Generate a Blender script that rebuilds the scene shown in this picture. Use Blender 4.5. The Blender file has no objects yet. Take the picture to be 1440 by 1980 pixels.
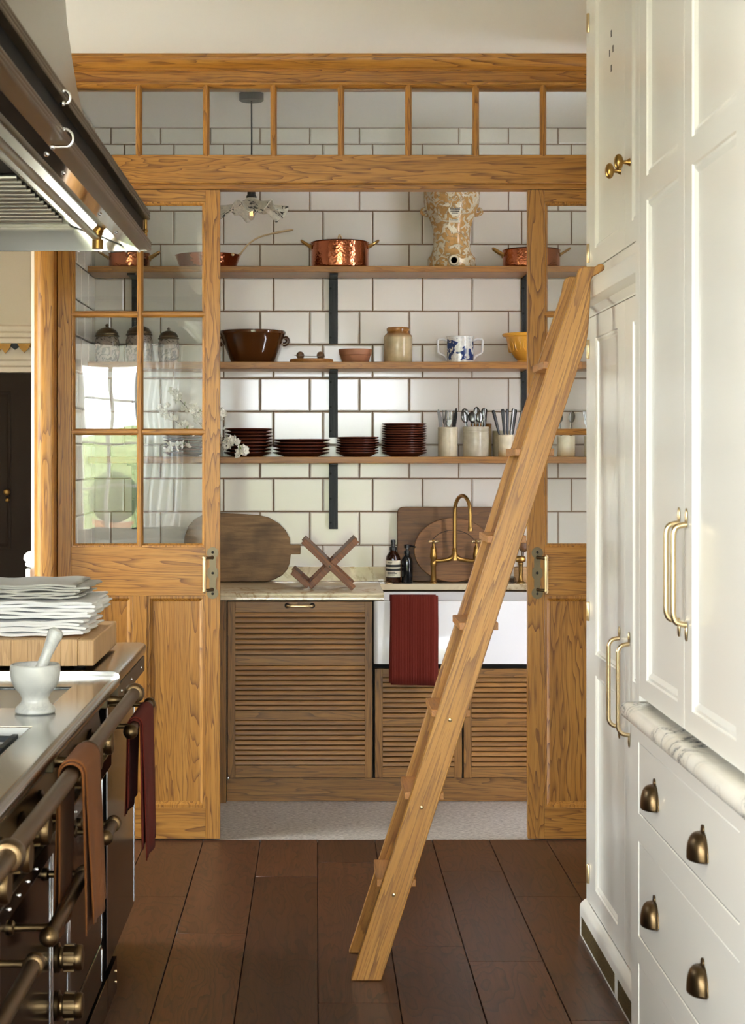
import bpy, bmesh, math, random
from mathutils import Vector, Matrix, noise as mnoise

random.seed(7)
SC = bpy.context.scene
COL = SC.collection
PI = math.pi

# ------------------------------------------------------------------ camera, world, light, exposure
# Room in metres: x to the right, y into the picture, z up. The camera stands at (0, 0, 1.52) looking along +y.
FPX, CX, CY, EYE = 3300.0, 612.0, 883.0, 1.52      # focal length in pixels of the 1440 x 1980 frame, vanishing point, eye height
cam_d = bpy.data.cameras.new('camera')
cam_d.sensor_fit = 'AUTO'
cam_d.sensor_width = 36.0
cam_d.lens = FPX / 1980.0 * 36.0
cam_d.shift_x = (720.0 - CX) / 1980.0
cam_d.shift_y = -(990.0 - CY) / 1980.0
cam_d.clip_start = 0.05
cam_d.dof.use_dof = True
cam_d.dof.focus_distance = 6.4
cam_d.dof.aperture_fstop = 11.0
cam = bpy.data.objects.new('camera', cam_d)
COL.objects.link(cam)
cam.location = (0, 0, EYE)
cam.rotation_euler = (PI / 2, 0, 0)
SC.camera = cam

world = bpy.data.worlds.new('daylight')
SC.world = world
world.use_nodes = True
WN = world.node_tree.nodes
WN['Background'].inputs['Color'].default_value = (0.88, 0.91, 1.0, 1)
WN['Background'].inputs['Strength'].default_value = 8.0

sun_d = bpy.data.lights.new('sun', 'SUN')          # high sun from the far side of the house: it lights the garden, not the room
sun_d.energy = 26.0
sun_d.angle = 0.01
sun_d.color = (1.0, 0.96, 0.92)
sun = bpy.data.objects.new('sun', sun_d)
COL.objects.link(sun)
sun.rotation_euler = (math.radians(-28), math.radians(22), 0)

def area(name, loc, rot, sx, sy, power, color=(1, 1, 1), portal=False):
    d = bpy.data.lights.new(name, 'AREA')
    d.shape = 'RECTANGLE'
    d.size, d.size_y = sx, sy
    d.energy = power
    d.color = color
    if portal:
        d.cycles.is_portal = True
    o = bpy.data.objects.new(name, d)
    COL.objects.link(o)
    o.location = loc
    o.rotation_euler = rot
    return o

# daylight comes through real window openings; each gets a portal so that the sky is sampled well
WIN_REAR = (-2.22, -1.62, 0.80, 2.45)        # x0, x1, z0, z1 in the wall behind the camera (y = -2.2)
WIN_LEFT = (-2.0, 1.35, 1.20, 2.85)            # y0, y1, z0, z1 in the left wall (x = -2.3)
WIN_RIGHT = (-0.95, 1.20, 0.10, 2.60)        # x0, x1, z0, z1, second opening in the rear wall
WIN_HALL = (5.60, 6.50, 0.3, 2.3)              # y0, y1, z0, z1 in the hall's left wall
for nm, loc, rot, sx, sy in (
        ('portal_rear', ((WIN_REAR[0] + WIN_REAR[1]) / 2, -2.3, (WIN_REAR[2] + WIN_REAR[3]) / 2), (PI / 2, 0, 0), WIN_REAR[1] - WIN_REAR[0], WIN_REAR[3] - WIN_REAR[2]),
        ('portal_rear_door', ((WIN_RIGHT[0] + WIN_RIGHT[1]) / 2, -2.3, (WIN_RIGHT[2] + WIN_RIGHT[3]) / 2), (PI / 2, 0, 0), WIN_RIGHT[1] - WIN_RIGHT[0], WIN_RIGHT[3] - WIN_RIGHT[2]),
        ('portal_left', (-2.4, (WIN_LEFT[0] + WIN_LEFT[1]) / 2, (WIN_LEFT[2] + WIN_LEFT[3]) / 2), (PI / 2, 0, -PI / 2), WIN_LEFT[1] - WIN_LEFT[0], WIN_LEFT[3] - WIN_LEFT[2]),
        ('portal_hall', (-2.4, (WIN_HALL[0] + WIN_HALL[1]) / 2, (WIN_HALL[2] + WIN_HALL[3]) / 2), (PI / 2, 0, -PI / 2), WIN_HALL[1] - WIN_HALL[0], WIN_HALL[3] - WIN_HALL[2])):
    area(nm, loc, rot, sx, sy, 0, portal=True)

SC.view_settings.view_transform = 'Standard'
SC.view_settings.look = 'None'
SC.view_settings.gamma = 1.0
SC.view_settings.use_curve_mapping = False
SC.view_settings.exposure = 2.0
SC.cycles.use_denoising = True
SC.cycles.max_bounces = 14
SC.cycles.diffuse_bounces = 7
SC.cycles.glossy_bounces = 6
SC.cycles.transparent_max_bounces = 24
SC.cycles.caustics_reflective = False
SC.cycles.caustics_refractive = False
SC.cycles.sample_clamp_indirect = 6.0

def X(px, D): return (px - CX) * D / FPX            # real x of a point seen at column px and standing D metres away
def Z(py, D): return EYE - (py - CY) * D / FPX      # real z likewise

# ------------------------------------------------------------------ materials
def lin(c):
    def f(v):
        v /= 255.0
        return v / 12.92 if v <= 0.04045 else ((v + 0.055) / 1.055) ** 2.4
    return (f(c[0]), f(c[1]), f(c[2]), 1.0)

class NT:
    def __init__(self, name):
        self.m = bpy.data.materials.new(name)
        self.m.use_nodes = True
        self.t = self.m.node_tree
        self.b = self.t.nodes['Principled BSDF']
        self.out = self.t.nodes['Material Output']
    def n(self, typ, **kw):
        nd = self.t.nodes.new(typ)
        for k, v in kw.items():
            if k.startswith('i_'):
                nd.inputs[k[2:].replace('_', ' ')].default_value = v
            else:
                setattr(nd, k, v)
        return nd
    def l(self, a, b): self.t.links.new(a, b)
    def math(self, op, a, b=None, c=None):
        nd = self.n('ShaderNodeMath', operation=op)
        for i, v in enumerate((a, b, c)):
            if v is None: continue
            if hasattr(v, 'is_output'): self.l(v, nd.inputs[i])
            else: nd.inputs[i].default_value = v
        return nd.outputs[0]
    def coords(self, rnd=True, rot=None):
        tc = self.n('ShaderNodeTexCoord').outputs['Object']
        if rnd:
            oi = self.n('ShaderNodeObjectInfo')
            mul = self.math('MULTIPLY', oi.outputs['Random'], 41.7)
            cb = self.n('ShaderNodeCombineXYZ')
            for i in range(3): self.l(mul, cb.inputs[i])
        if rot:
            mp = self.n('ShaderNodeMapping')
            mp.inputs['Rotation'].default_value = rot
            self.l(tc, mp.inputs['Vector']); tc = mp.outputs[0]
        if rnd:
            ad = self.n('ShaderNodeVectorMath', operation='ADD')
            self.l(tc, ad.inputs[0]); self.l(cb.outputs[0], ad.inputs[1]); tc = ad.outputs[0]
        return tc
    def scale(self, vec, s):
        mp = self.n('ShaderNodeMapping')
        mp.inputs['Scale'].default_value = s
        self.l(vec, mp.inputs['Vector'])
        return mp.outputs[0]
    def noise(self, vec, scale=1.0, detail=2.0, rough=0.5, dist=0.0):
        nd = self.n('ShaderNodeTexNoise')
        nd.inputs['Scale'].default_value = scale
        nd.inputs['Detail'].default_value = detail
        nd.inputs['Roughness'].default_value = rough
        nd.inputs['Distortion'].default_value = dist
        self.l(vec, nd.inputs['Vector'])
        return nd.outputs['Fac']
    def ramp(self, fac, stops):
        r = self.n('ShaderNodeValToRGB')
        el = r.color_ramp.elements
        while len(el) < len(stops): el.new(0.5)
        for e, (p, c) in zip(el, stops):
            e.position = p; e.color = c if len(c) == 4 else (*c, 1)
        self.l(fac, r.inputs[0])
        return r.outputs[0]
    def mix(self, fac, a, b, typ='MIX'):
        nd = self.n('ShaderNodeMix', data_type='RGBA', blend_type=typ)
        for i, v in ((0, fac), (6, a), (7, b)):
            if hasattr(v, 'is_output'): self.l(v, nd.inputs[i])
            else: nd.inputs[i].default_value = v
        return nd.outputs[2]
    def bump(self, h, strength=0.2, dist=0.001):
        nd = self.n('ShaderNodeBump')
        nd.inputs['Strength'].default_value = strength
        nd.inputs['Distance'].default_value = dist
        self.l(h, nd.inputs['Height'])
        self.l(nd.outputs[0], self.b.inputs['Normal'])
    def set(self, color=None, rough=None, metal=None, **kw):
        for k, v in (('Base Color', color), ('Roughness', rough), ('Metallic', metal)):
            if v is None: continue
            if hasattr(v, 'is_output'): self.l(v, self.b.inputs[k])
            else: self.b.inputs[k].default_value = v
        for k, v in kw.items():
            self.b.inputs[k.replace('_', ' ')].default_value = v
        return self.m

def wood(name, light, mid, dark, axis='z', ring=31.0, low=4.8, stretch=0.095, rough=0.38, rot=None, line=0.95, vary=0.12, pores=0.6):
    t = NT(name)
    c = t.coords(True, rot)
    sc = [low, low, low]
    i = 'xyz'.index(axis)
    sc[i] = low * stretch
    v = t.scale(c, sc)
    f = t.noise(v, 1.0, 4.0, 0.48, 0.3)
    rings = t.math('FRACT', t.math('MULTIPLY', f, ring))
    sp = [330.0, 330.0, 330.0]; sp[i] = 9.0
    p = t.noise(t.scale(c, sp), 1.0, 2.0, 0.6)
    sm = [60.0, 60.0, 60.0]; sm[i] = 2.0
    p2 = t.noise(t.scale(c, sm), 1.0, 3.0, 0.6)
    big = t.noise(t.scale(c, [s * 0.5 for s in sc]), 1.0, 1.0)
    base = t.mix(t.ramp(p2, [(0.3, (0, 0, 0)), (0.7, (1, 1, 1))]), lin(mid), lin(light))
    ln = t.ramp(rings, [(0.0, (1, 1, 1)), (0.10, (0.62, 0.62, 0.62)), (0.32, (0.12, 0.12, 0.12)), (0.97, (0, 0, 0)), (1.0, (1, 1, 1))])
    col = t.mix(t.math('MULTIPLY', t.math('MULTIPLY', ln, line), t.math('ADD', t.math('MULTIPLY', p2, 1.3), 0.15)), base, lin(dark))
    pr = t.ramp(p, [(0.30, (1, 1, 1)), (0.47, (0, 0, 0))])
    col = t.mix(t.math('MULTIPLY', pr, pores), col, lin(dark))
    oi = t.n('ShaderNodeObjectInfo')
    hv = t.n('ShaderNodeHueSaturation')
    t.l(t.math('ADD', t.math('MULTIPLY', oi.outputs['Random'], vary), 1.0 - vary / 2), hv.inputs['Value'])
    t.l(col, hv.inputs['Color'])
    col = hv.outputs[0]
    t.bump(t.math('SUBTRACT', p2, t.math('MULTIPLY', pr, 0.6)), 0.25, 0.0008)
    t.set(col, rough, 0.0)
    return t.m

OAK_C = ((190, 136, 62), (168, 111, 40), (92, 48, 16))
OAK = {a: wood('oak_' + a, *OAK_C, axis=a) for a in 'xyz'}
LADDER_OAK = wood('ladder_oak', (196, 142, 68), (172, 116, 48), (98, 52, 18), axis='z', rot=(0, -math.atan(0.3213), 0), ring=17, low=7.0, stretch=0.045, line=0.8)
TREAD_OAK = wood('tread_oak', (188, 132, 72), (170, 112, 54), (112, 66, 30), axis='y', line=0.35)
DARK_OAK = {a: wood('brown_oak_' + a, (156, 110, 52), (130, 87, 36), (60, 34, 14), axis=a, line=0.75, rough=0.42) for a in 'xz'}
SLAT_OAK = wood('slat_oak', (158, 111, 54), (132, 88, 38), (72, 42, 18), axis='x', line=0.25, rough=0.42, vary=0.3)
SHELF_OAK = wood('shelf_oak', (166, 112, 44), (142, 91, 31), (84, 48, 16), axis='x', line=0.5)
FLOOR_OAK = wood('floor_oak', (96, 60, 38), (76, 46, 29), (28, 17, 11), axis='y', ring=30, low=4.0, stretch=0.2, rough=0.36, line=1.0, vary=0.55, pores=0.35)
WALNUT = {a: wood('walnut_' + a, (124, 84, 40), (100, 63, 26), (50, 30, 12), axis=a, line=0.4, rough=0.5) for a in 'xz'}
ROUND_BOARD_WOOD = wood('round_board_wood', (150, 102, 54), (124, 80, 38), (64, 38, 16), axis='x', line=0.4, rough=0.5)
RACK_WOOD = wood('rack_wood', (138, 82, 34), (110, 61, 22), (50, 27, 10), axis='z', rot=(0, 0.75, 0), line=0.4, rough=0.45)
MAPLE = {a: wood('pale_block_wood_' + a, (222, 184, 136), (206, 164, 112), (160, 112, 66), axis=a, line=0.35, rough=0.5, vary=0.16) for a in 'xyz'}
BALL_WOOD = wood('knob_wood', (128, 92, 62), (104, 72, 46), (60, 40, 24), axis='x', line=0.3)

def plain(name, c, rough=0.5, metal=0.0, bump=None, **kw):
    t = NT(name)
    if bump:
        sc, st, ds = bump
        t.bump(t.noise(t.coords(False), sc, 3.0), st, ds)
    return t.set(lin(c), rough, metal, **kw)

PLASTER = plain('warm_white_plaster', (232, 228, 220), 0.85, bump=(6.0, 0.12, 0.01))
HALL_PAINT = plain('hall_beige_paint', (226, 212, 190), 0.6)
TRIM_WHITE = plain('off_white_trim', (238, 230, 220), 0.45)
PAINT = plain('cream_cabinet_paint', (234, 230, 220), 0.30, bump=(90.0, 0.05, 0.0005))
PAINT.node_tree.nodes['Principled BSDF'].inputs['Coat Weight'].default_value = 0.25
PAINT.node_tree.nodes['Principled BSDF'].inputs['Coat Roughness'].default_value = 0.12
GAP = plain('shadow_gap', (38, 33, 26), 0.9)
CAVITY = plain('dark_cavity', (14, 12, 10), 0.9)
DARK_DOOR = plain('dark_brown_door', (46, 34, 23), 0.7)
DARK_DOOR.node_tree.nodes['Principled BSDF'].inputs['Specular IOR Level'].default_value = 0.2
GROUT = plain('brown_grout', (126, 100, 74), 0.9)
BRASS = plain('aged_brass', (176, 138, 78), 0.28, 1.0, bump=(40.0, 0.06, 0.001))
BRASS_BRIGHT = plain('bright_brass', (216, 192, 150), 0.28, 1.0)
BRASS_DULL = plain('antique_brass', (108, 88, 62), 0.34, 1.0, bump=(60.0, 0.1, 0.001))
BRONZE = plain('bronze_plate', (112, 100, 80), 0.42, 1.0, bump=(120.0, 0.2, 0.001))
STEEL = plain('brushed_steel', (190, 188, 182), 0.16, 1.0)
STEEL_SATIN = plain('satin_steel', (176, 174, 166), 0.38, 1.0)
STEEL_POL = plain('polished_steel', (186, 176, 162), 0.07, 1.0)
CHROME = plain('chrome', (226, 228, 232), 0.08, 1.0)
CUTLERY = plain('worn_cutlery_steel', (120, 120, 118), 0.26, 1.0)
ENAMEL = plain('black_brown_enamel', (20, 16, 14), 0.14)
ENAMEL.node_tree.nodes['Principled BSDF'].inputs['Specular IOR Level'].default_value = 0.3
ENAMEL_BLUE = plain('charcoal_enamel', (18, 18, 20), 0.5)
ENAMEL_BLUE.node_tree.nodes['Principled BSDF'].inputs['Specular IOR Level'].default_value = 0.1
IRON = plain('wrought_iron', (40, 42, 42), 0.5, 0.4, bump=(70.0, 0.5, 0.002))
SINK_WHITE = plain('white_fireclay', (226, 225, 225), 0.12)
TILE = plain('cream_glazed_tile', (230, 224, 216), 0.13, bump=(6.0, 0.02, 0.002))
BROWN_GLAZE = plain('brown_glaze', (74, 40, 14), 0.1)
TERRACOTTA = plain('terracotta', (172, 116, 82), 0.55)
PLATE_BROWN = plain('brown_plate_glaze', (84, 42, 28), 0.24)
YELLOW_GLAZE = plain('yellow_glaze', (222, 162, 62), 0.16)
BLACK_PLASTIC = plain('black_plastic', (18, 18, 20), 0.3)
BLACK_GLASS = plain('dark_bottle', (22, 22, 24), 0.12)
AMBER = plain('amber_bottle', (48, 22, 8), 0.06)
LABEL_CREAM = plain('cream_paper_label', (226, 218, 196), 0.6)
LABEL_BLACK = plain('black_print', (28, 26, 24), 0.6)
CORD = plain('black_cord', (26, 26, 26), 0.7)
LEAF = plain('young_leaf', (120, 138, 62), 0.5)
TWIG = plain('twig_bark', (74, 56, 40), 0.8)
PETAL = plain('white_petal', (244, 240, 230), 0.6)
GILT = plain('tarnished_gilt', (136, 98, 44), 0.35, 0.8, bump=(80.0, 0.4, 0.003))
HEDGE = plain('garden_hedge', (104, 112, 74), 0.9, bump=(14.0, 1.0, 0.08))
PAVING = plain('garden_paving', (176, 170, 156), 0.9)

def mat_copper():
    t = NT('hammered_copper')
    vo = t.n('ShaderNodeTexVoronoi'); vo.inputs['Scale'].default_value = 95.0
    t.l(t.coords(False), vo.inputs['Vector'])
    t.bump(vo.outputs['Distance'], 0.35, 0.0025)
    return t.set(lin((200, 120, 84)), 0.16, 1.0)
COPPER = mat_copper()

def mat_glass():
    t = NT('window_glass')
    tr = t.n('ShaderNodeBsdfTransparent'); tr.inputs[0].default_value = (0.94, 0.965, 0.95, 1)
    gl = t.n('ShaderNodeBsdfGlossy'); gl.inputs['Roughness'].default_value = 0.0
    gl.inputs['Color'].default_value = (1, 1, 1, 1)
    lw = t.n('ShaderNodeLayerWeight'); lw.inputs['Blend'].default_value = 0.5
    f = t.math('ADD', t.math('MULTIPLY', t.math('POWER', lw.outputs['Facing'], 5.0), 0.9), 0.045)
    nz = t.noise(t.coords(True), 3.0, 1.0)
    bp = t.n('ShaderNodeBump'); bp.inputs['Strength'].default_value = 0.05; bp.inputs['Distance'].default_value = 0.02
    t.l(nz, bp.inputs['Height']); t.l(bp.outputs[0], gl.inputs['Normal'])
    mx = t.n('ShaderNodeMixShader')
    t.l(f, mx.inputs[0]); t.l(tr.outputs[0], mx.inputs[1]); t.l(gl.outputs[0], mx.inputs[2])
    t.l(mx.outputs[0], t.out.inputs['Surface'])
    return t.m
GLASS = mat_glass()

def mat_bulb():
    t = NT('clear_bulb_glass')
    tr = t.n('ShaderNodeBsdfTransparent'); tr.inputs[0].default_value = (0.93, 0.9, 0.84, 1)
    gl = t.n('ShaderNodeBsdfGlossy'); gl.inputs['Roughness'].default_value = 0.02
    lw = t.n('ShaderNodeLayerWeight'); lw.inputs['Blend'].default_value = 0.5
    f = t.math('ADD', t.math('MULTIPLY', t.math('POWER', lw.outputs['Facing'], 3.0), 0.7), 0.06)
    mx = t.n('ShaderNodeMixShader')
    t.l(f, mx.inputs[0]); t.l(tr.outputs[0], mx.inputs[1]); t.l(gl.outputs[0], mx.inputs[2])
    t.l(mx.outputs[0], t.out.inputs['Surface'])
    return t.m
BULB = mat_bulb()

def mat_marble(name, base, tint, vein, scale, veinw, amount, rough=0.12):
    t = NT(name)
    c = t.coords(False)
    n1 = t.noise(c, scale, 5.0, 0.6, 1.4)
    v = t.math('ABSOLUTE', t.math('SUBTRACT', n1, 0.5))
    fac = t.ramp(v, [(0.0, (1, 1, 1)), (veinw, (0.25, 0.25, 0.25)), (veinw * 2.6, (0, 0, 0))])
    mask = t.ramp(t.noise(c, scale * 0.45, 2.0), [(0.42, (0, 0, 0)), (0.62, (1, 1, 1))])
    cloud = t.ramp(t.noise(c, scale * 0.8, 3.0, 0.5, 0.6), [(0.35, (0, 0, 0)), (0.7, (1, 1, 1))])
    col = t.mix(t.math('MULTIPLY', cloud, 0.6), lin(base), lin(tint))
    col = t.mix(t.math('MULTIPLY', t.math('MULTIPLY', fac, mask), amount), col, lin(vein))
    return t.set(col, rough)
MARBLE = mat_marble('white_veined_marble', (234, 230, 220), (214, 204, 182), (70, 78, 88), 7.0, 0.03, 0.95)
CREAM_MARBLE = mat_marble('cream_marble', (226, 211, 180), (198, 184, 152), (150, 108, 58), 4.0, 0.035, 0.7, 0.1)
GREY_MARBLE = mat_marble('pale_grey_marble', (198, 198, 192), (174, 176, 174), (146, 148, 150), 22.0, 0.05, 0.5, 0.3)

def mat_terrazzo():
    t = NT('speckled_stone_floor')
    c = t.coords(False)
    a = t.noise(t.scale(c, (1, 2.2, 1)), 55.0, 4.0, 0.7)
    b = t.noise(c, 4.0, 2.0)
    col = t.mix(t.ramp(a, [(0.35, (0, 0, 0)), (0.65, (1, 1, 1))]), lin((142, 134, 124)), lin((212, 205, 195)))
    t.bump(a, 0.3, 0.002)
    return t.set(col, 0.55)
TERRAZZO = mat_terrazzo()

def mat_stoneware(name, body, top, zsplit, soft=0.02, rough=0.22):
    t = NT(name)
    c = t.coords(False)
    sep = t.n('ShaderNodeSeparateXYZ'); t.l(c, sep.inputs[0])
    n = t.noise(t.coords(True), 26.0, 3.0)
    zz = t.math('ADD', sep.outputs['Z'], t.math('MULTIPLY', t.math('SUBTRACT', n, 0.5), 0.012))
    mr = t.n('ShaderNodeMapRange'); mr.inputs['From Min'].default_value = zsplit - soft; mr.inputs['From Max'].default_value = zsplit + soft
    t.l(zz, mr.inputs['Value'])
    spk = t.ramp(n, [(0.35, (0.8, 0.8, 0.8)), (0.65, (1, 1, 1))])
    col = t.mix(mr.outputs[0], lin(body), lin(top))
    col = t.mix(1.0, col, spk, 'MULTIPLY')
    return t.set(col, rough)
STONE_JAR = mat_stoneware('salt_glazed_stoneware', (206, 186, 146), (156, 106, 52), 0.128, 0.012)
CREAM_JAR = mat_stoneware('cream_stoneware', (206, 194, 166), (206, 194, 166), 9.0)
GREY_JAR = mat_stoneware('grey_stoneware', (186, 176, 154), (186, 176, 154), 9.0)
TAN_JAR = mat_stoneware('crazed_cream_stoneware', (204, 172, 124), (222, 210, 182), 0.025, 0.02)

def mat_pattern(name, a, b, scale, thr, rough=0.2, dist=0.8, relief=0.0, zband=None):
    t = NT(name)
    c = t.coords(False)
    n = t.noise(c, scale, 3.0, 0.55, dist)
    f = t.ramp(n, [(thr - 0.015, (0, 0, 0)), (thr + 0.015, (1, 1, 1))])
    if zband:
        sep = t.n('ShaderNodeSeparateXYZ'); t.l(c, sep.inputs[0])
        lo = t.math('GREATER_THAN', sep.outputs['Z'], zband[0]); hi = t.math('LESS_THAN', sep.outputs['Z'], zband[1])
        f = t.math('MULTIPLY', f, t.math('MULTIPLY', lo, hi))
    shade = t.ramp(t.noise(c, scale * 3, 2.0), [(0.3, (0.75, 0.75, 0.75)), (0.7, (1, 1, 1))])
    col = t.mix(f, lin(a), lin(b))
    col = t.mix(1.0, col, shade, 'MULTIPLY')
    if relief: t.bump(f, 0.9, relief)
    return t.set(col, rough)
URN_MAT = mat_pattern('tan_glaze_with_white_vine_relief', (196, 152, 92), (222, 208, 178), 24.0, 0.5, 0.2, 1.6, 0.004)
BLUE_MUG = mat_pattern('blue_and_white_glaze', (230, 230, 224), (46, 66, 122), 30.0, 0.53, 0.1, 1.0, 0.0, (0.012, 0.112))
JAR_MAT = mat_pattern('painted_porcelain_scrolls', (158, 138, 124), (86, 72, 58), 34.0, 0.53, 0.2, 2.0)
SHADE_MAT = mat_pattern('white_marbled_glass_black_flecks', (226, 222, 206), (34, 34, 32), 26.0, 0.60, 0.3, 1.2)
OLD_BOARD = mat_pattern('worn_board', (134, 104, 70), (104, 78, 50), 9.0, 0.5, 0.62, 0.4)

def mat_oldboard():
    t = NT('worn_walnut_board')
    c = t.coords(False)
    a = t.noise(t.scale(c, (6, 6, 60)), 1.0, 4.0, 0.6, 0.4)
    b = t.noise(c, 5.0, 3.0)
    d = t.noise(c, 70.0, 3.0, 0.6, 1.0)
    col = t.mix(t.ramp(a, [(0.3, (0, 0, 0)), (0.7, (1, 1, 1))]), lin((112, 84, 54)), lin((156, 122, 82)))
    col = t.mix(t.ramp(b, [(0.45, (0, 0, 0)), (0.65, (0.7, 0.7, 0.7))]), col, lin((70, 52, 36)))
    t.bump(d, 0.5, 0.003)
    return t.set(col, 0.6)
OLD_BOARD = mat_oldboard()

def mat_cloth(name, c, axis=None, freq=260.0, rough=0.9, depth=0.0015):
    t = NT(name)
    co = t.coords(False)
    if axis:
        w = t.n('ShaderNodeTexWave', wave_type='BANDS', bands_direction=axis.upper())
        w.inputs['Scale'].default_value = freq / 20.0
        w.inputs['Distortion'].default_value = 0.3
        t.l(co, w.inputs['Vector'])
        h = w.outputs['Fac']
    else:
        h = t.noise(co, freq, 2.0)
    t.bump(h, 0.6, depth)
    col = t.mix(t.math('MULTIPLY', h, 0.15), lin(c), lin(tuple(int(v * 0.7) for v in c)))
    t.set(col, rough)
    t.b.inputs['Sheen Weight'].default_value = 0.03
    t.b.inputs['Specular IOR Level'].default_value = 0.15
    return t.m
RED_CLOTH = mat_cloth('rust_red_ribbed_cloth', (104, 36, 26), 'y', 900)
RED_CLOTH_X = mat_cloth('rust_red_ribbed_cloth_front', (100, 34, 24), 'x', 900)
BROWN_CLOTH = mat_cloth('tan_ribbed_cloth', (112, 66, 30), 'y', 800)
LINEN_WHITE = mat_cloth('white_linen', (246, 246, 246), None, 300.0, depth=0.0008)
LINEN_GREY = mat_cloth('grey_linen', (196, 194, 186), None, 300.0, depth=0.0008)

def mat_grille():
    t = NT('brass_mesh_grille')
    vo = t.n('ShaderNodeTexVoronoi'); vo.inputs['Scale'].default_value = 190.0
    t.l(t.coords(False), vo.inputs['Vector'])
    col = t.mix(t.ramp(vo.outputs['Distance'], [(0.25, (1, 1, 1)), (0.45, (0, 0, 0))]), lin((110, 94, 58)), lin((40, 34, 22)))
    return t.set(col, 0.45, 0.6)
GRILLE = mat_grille()

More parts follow.
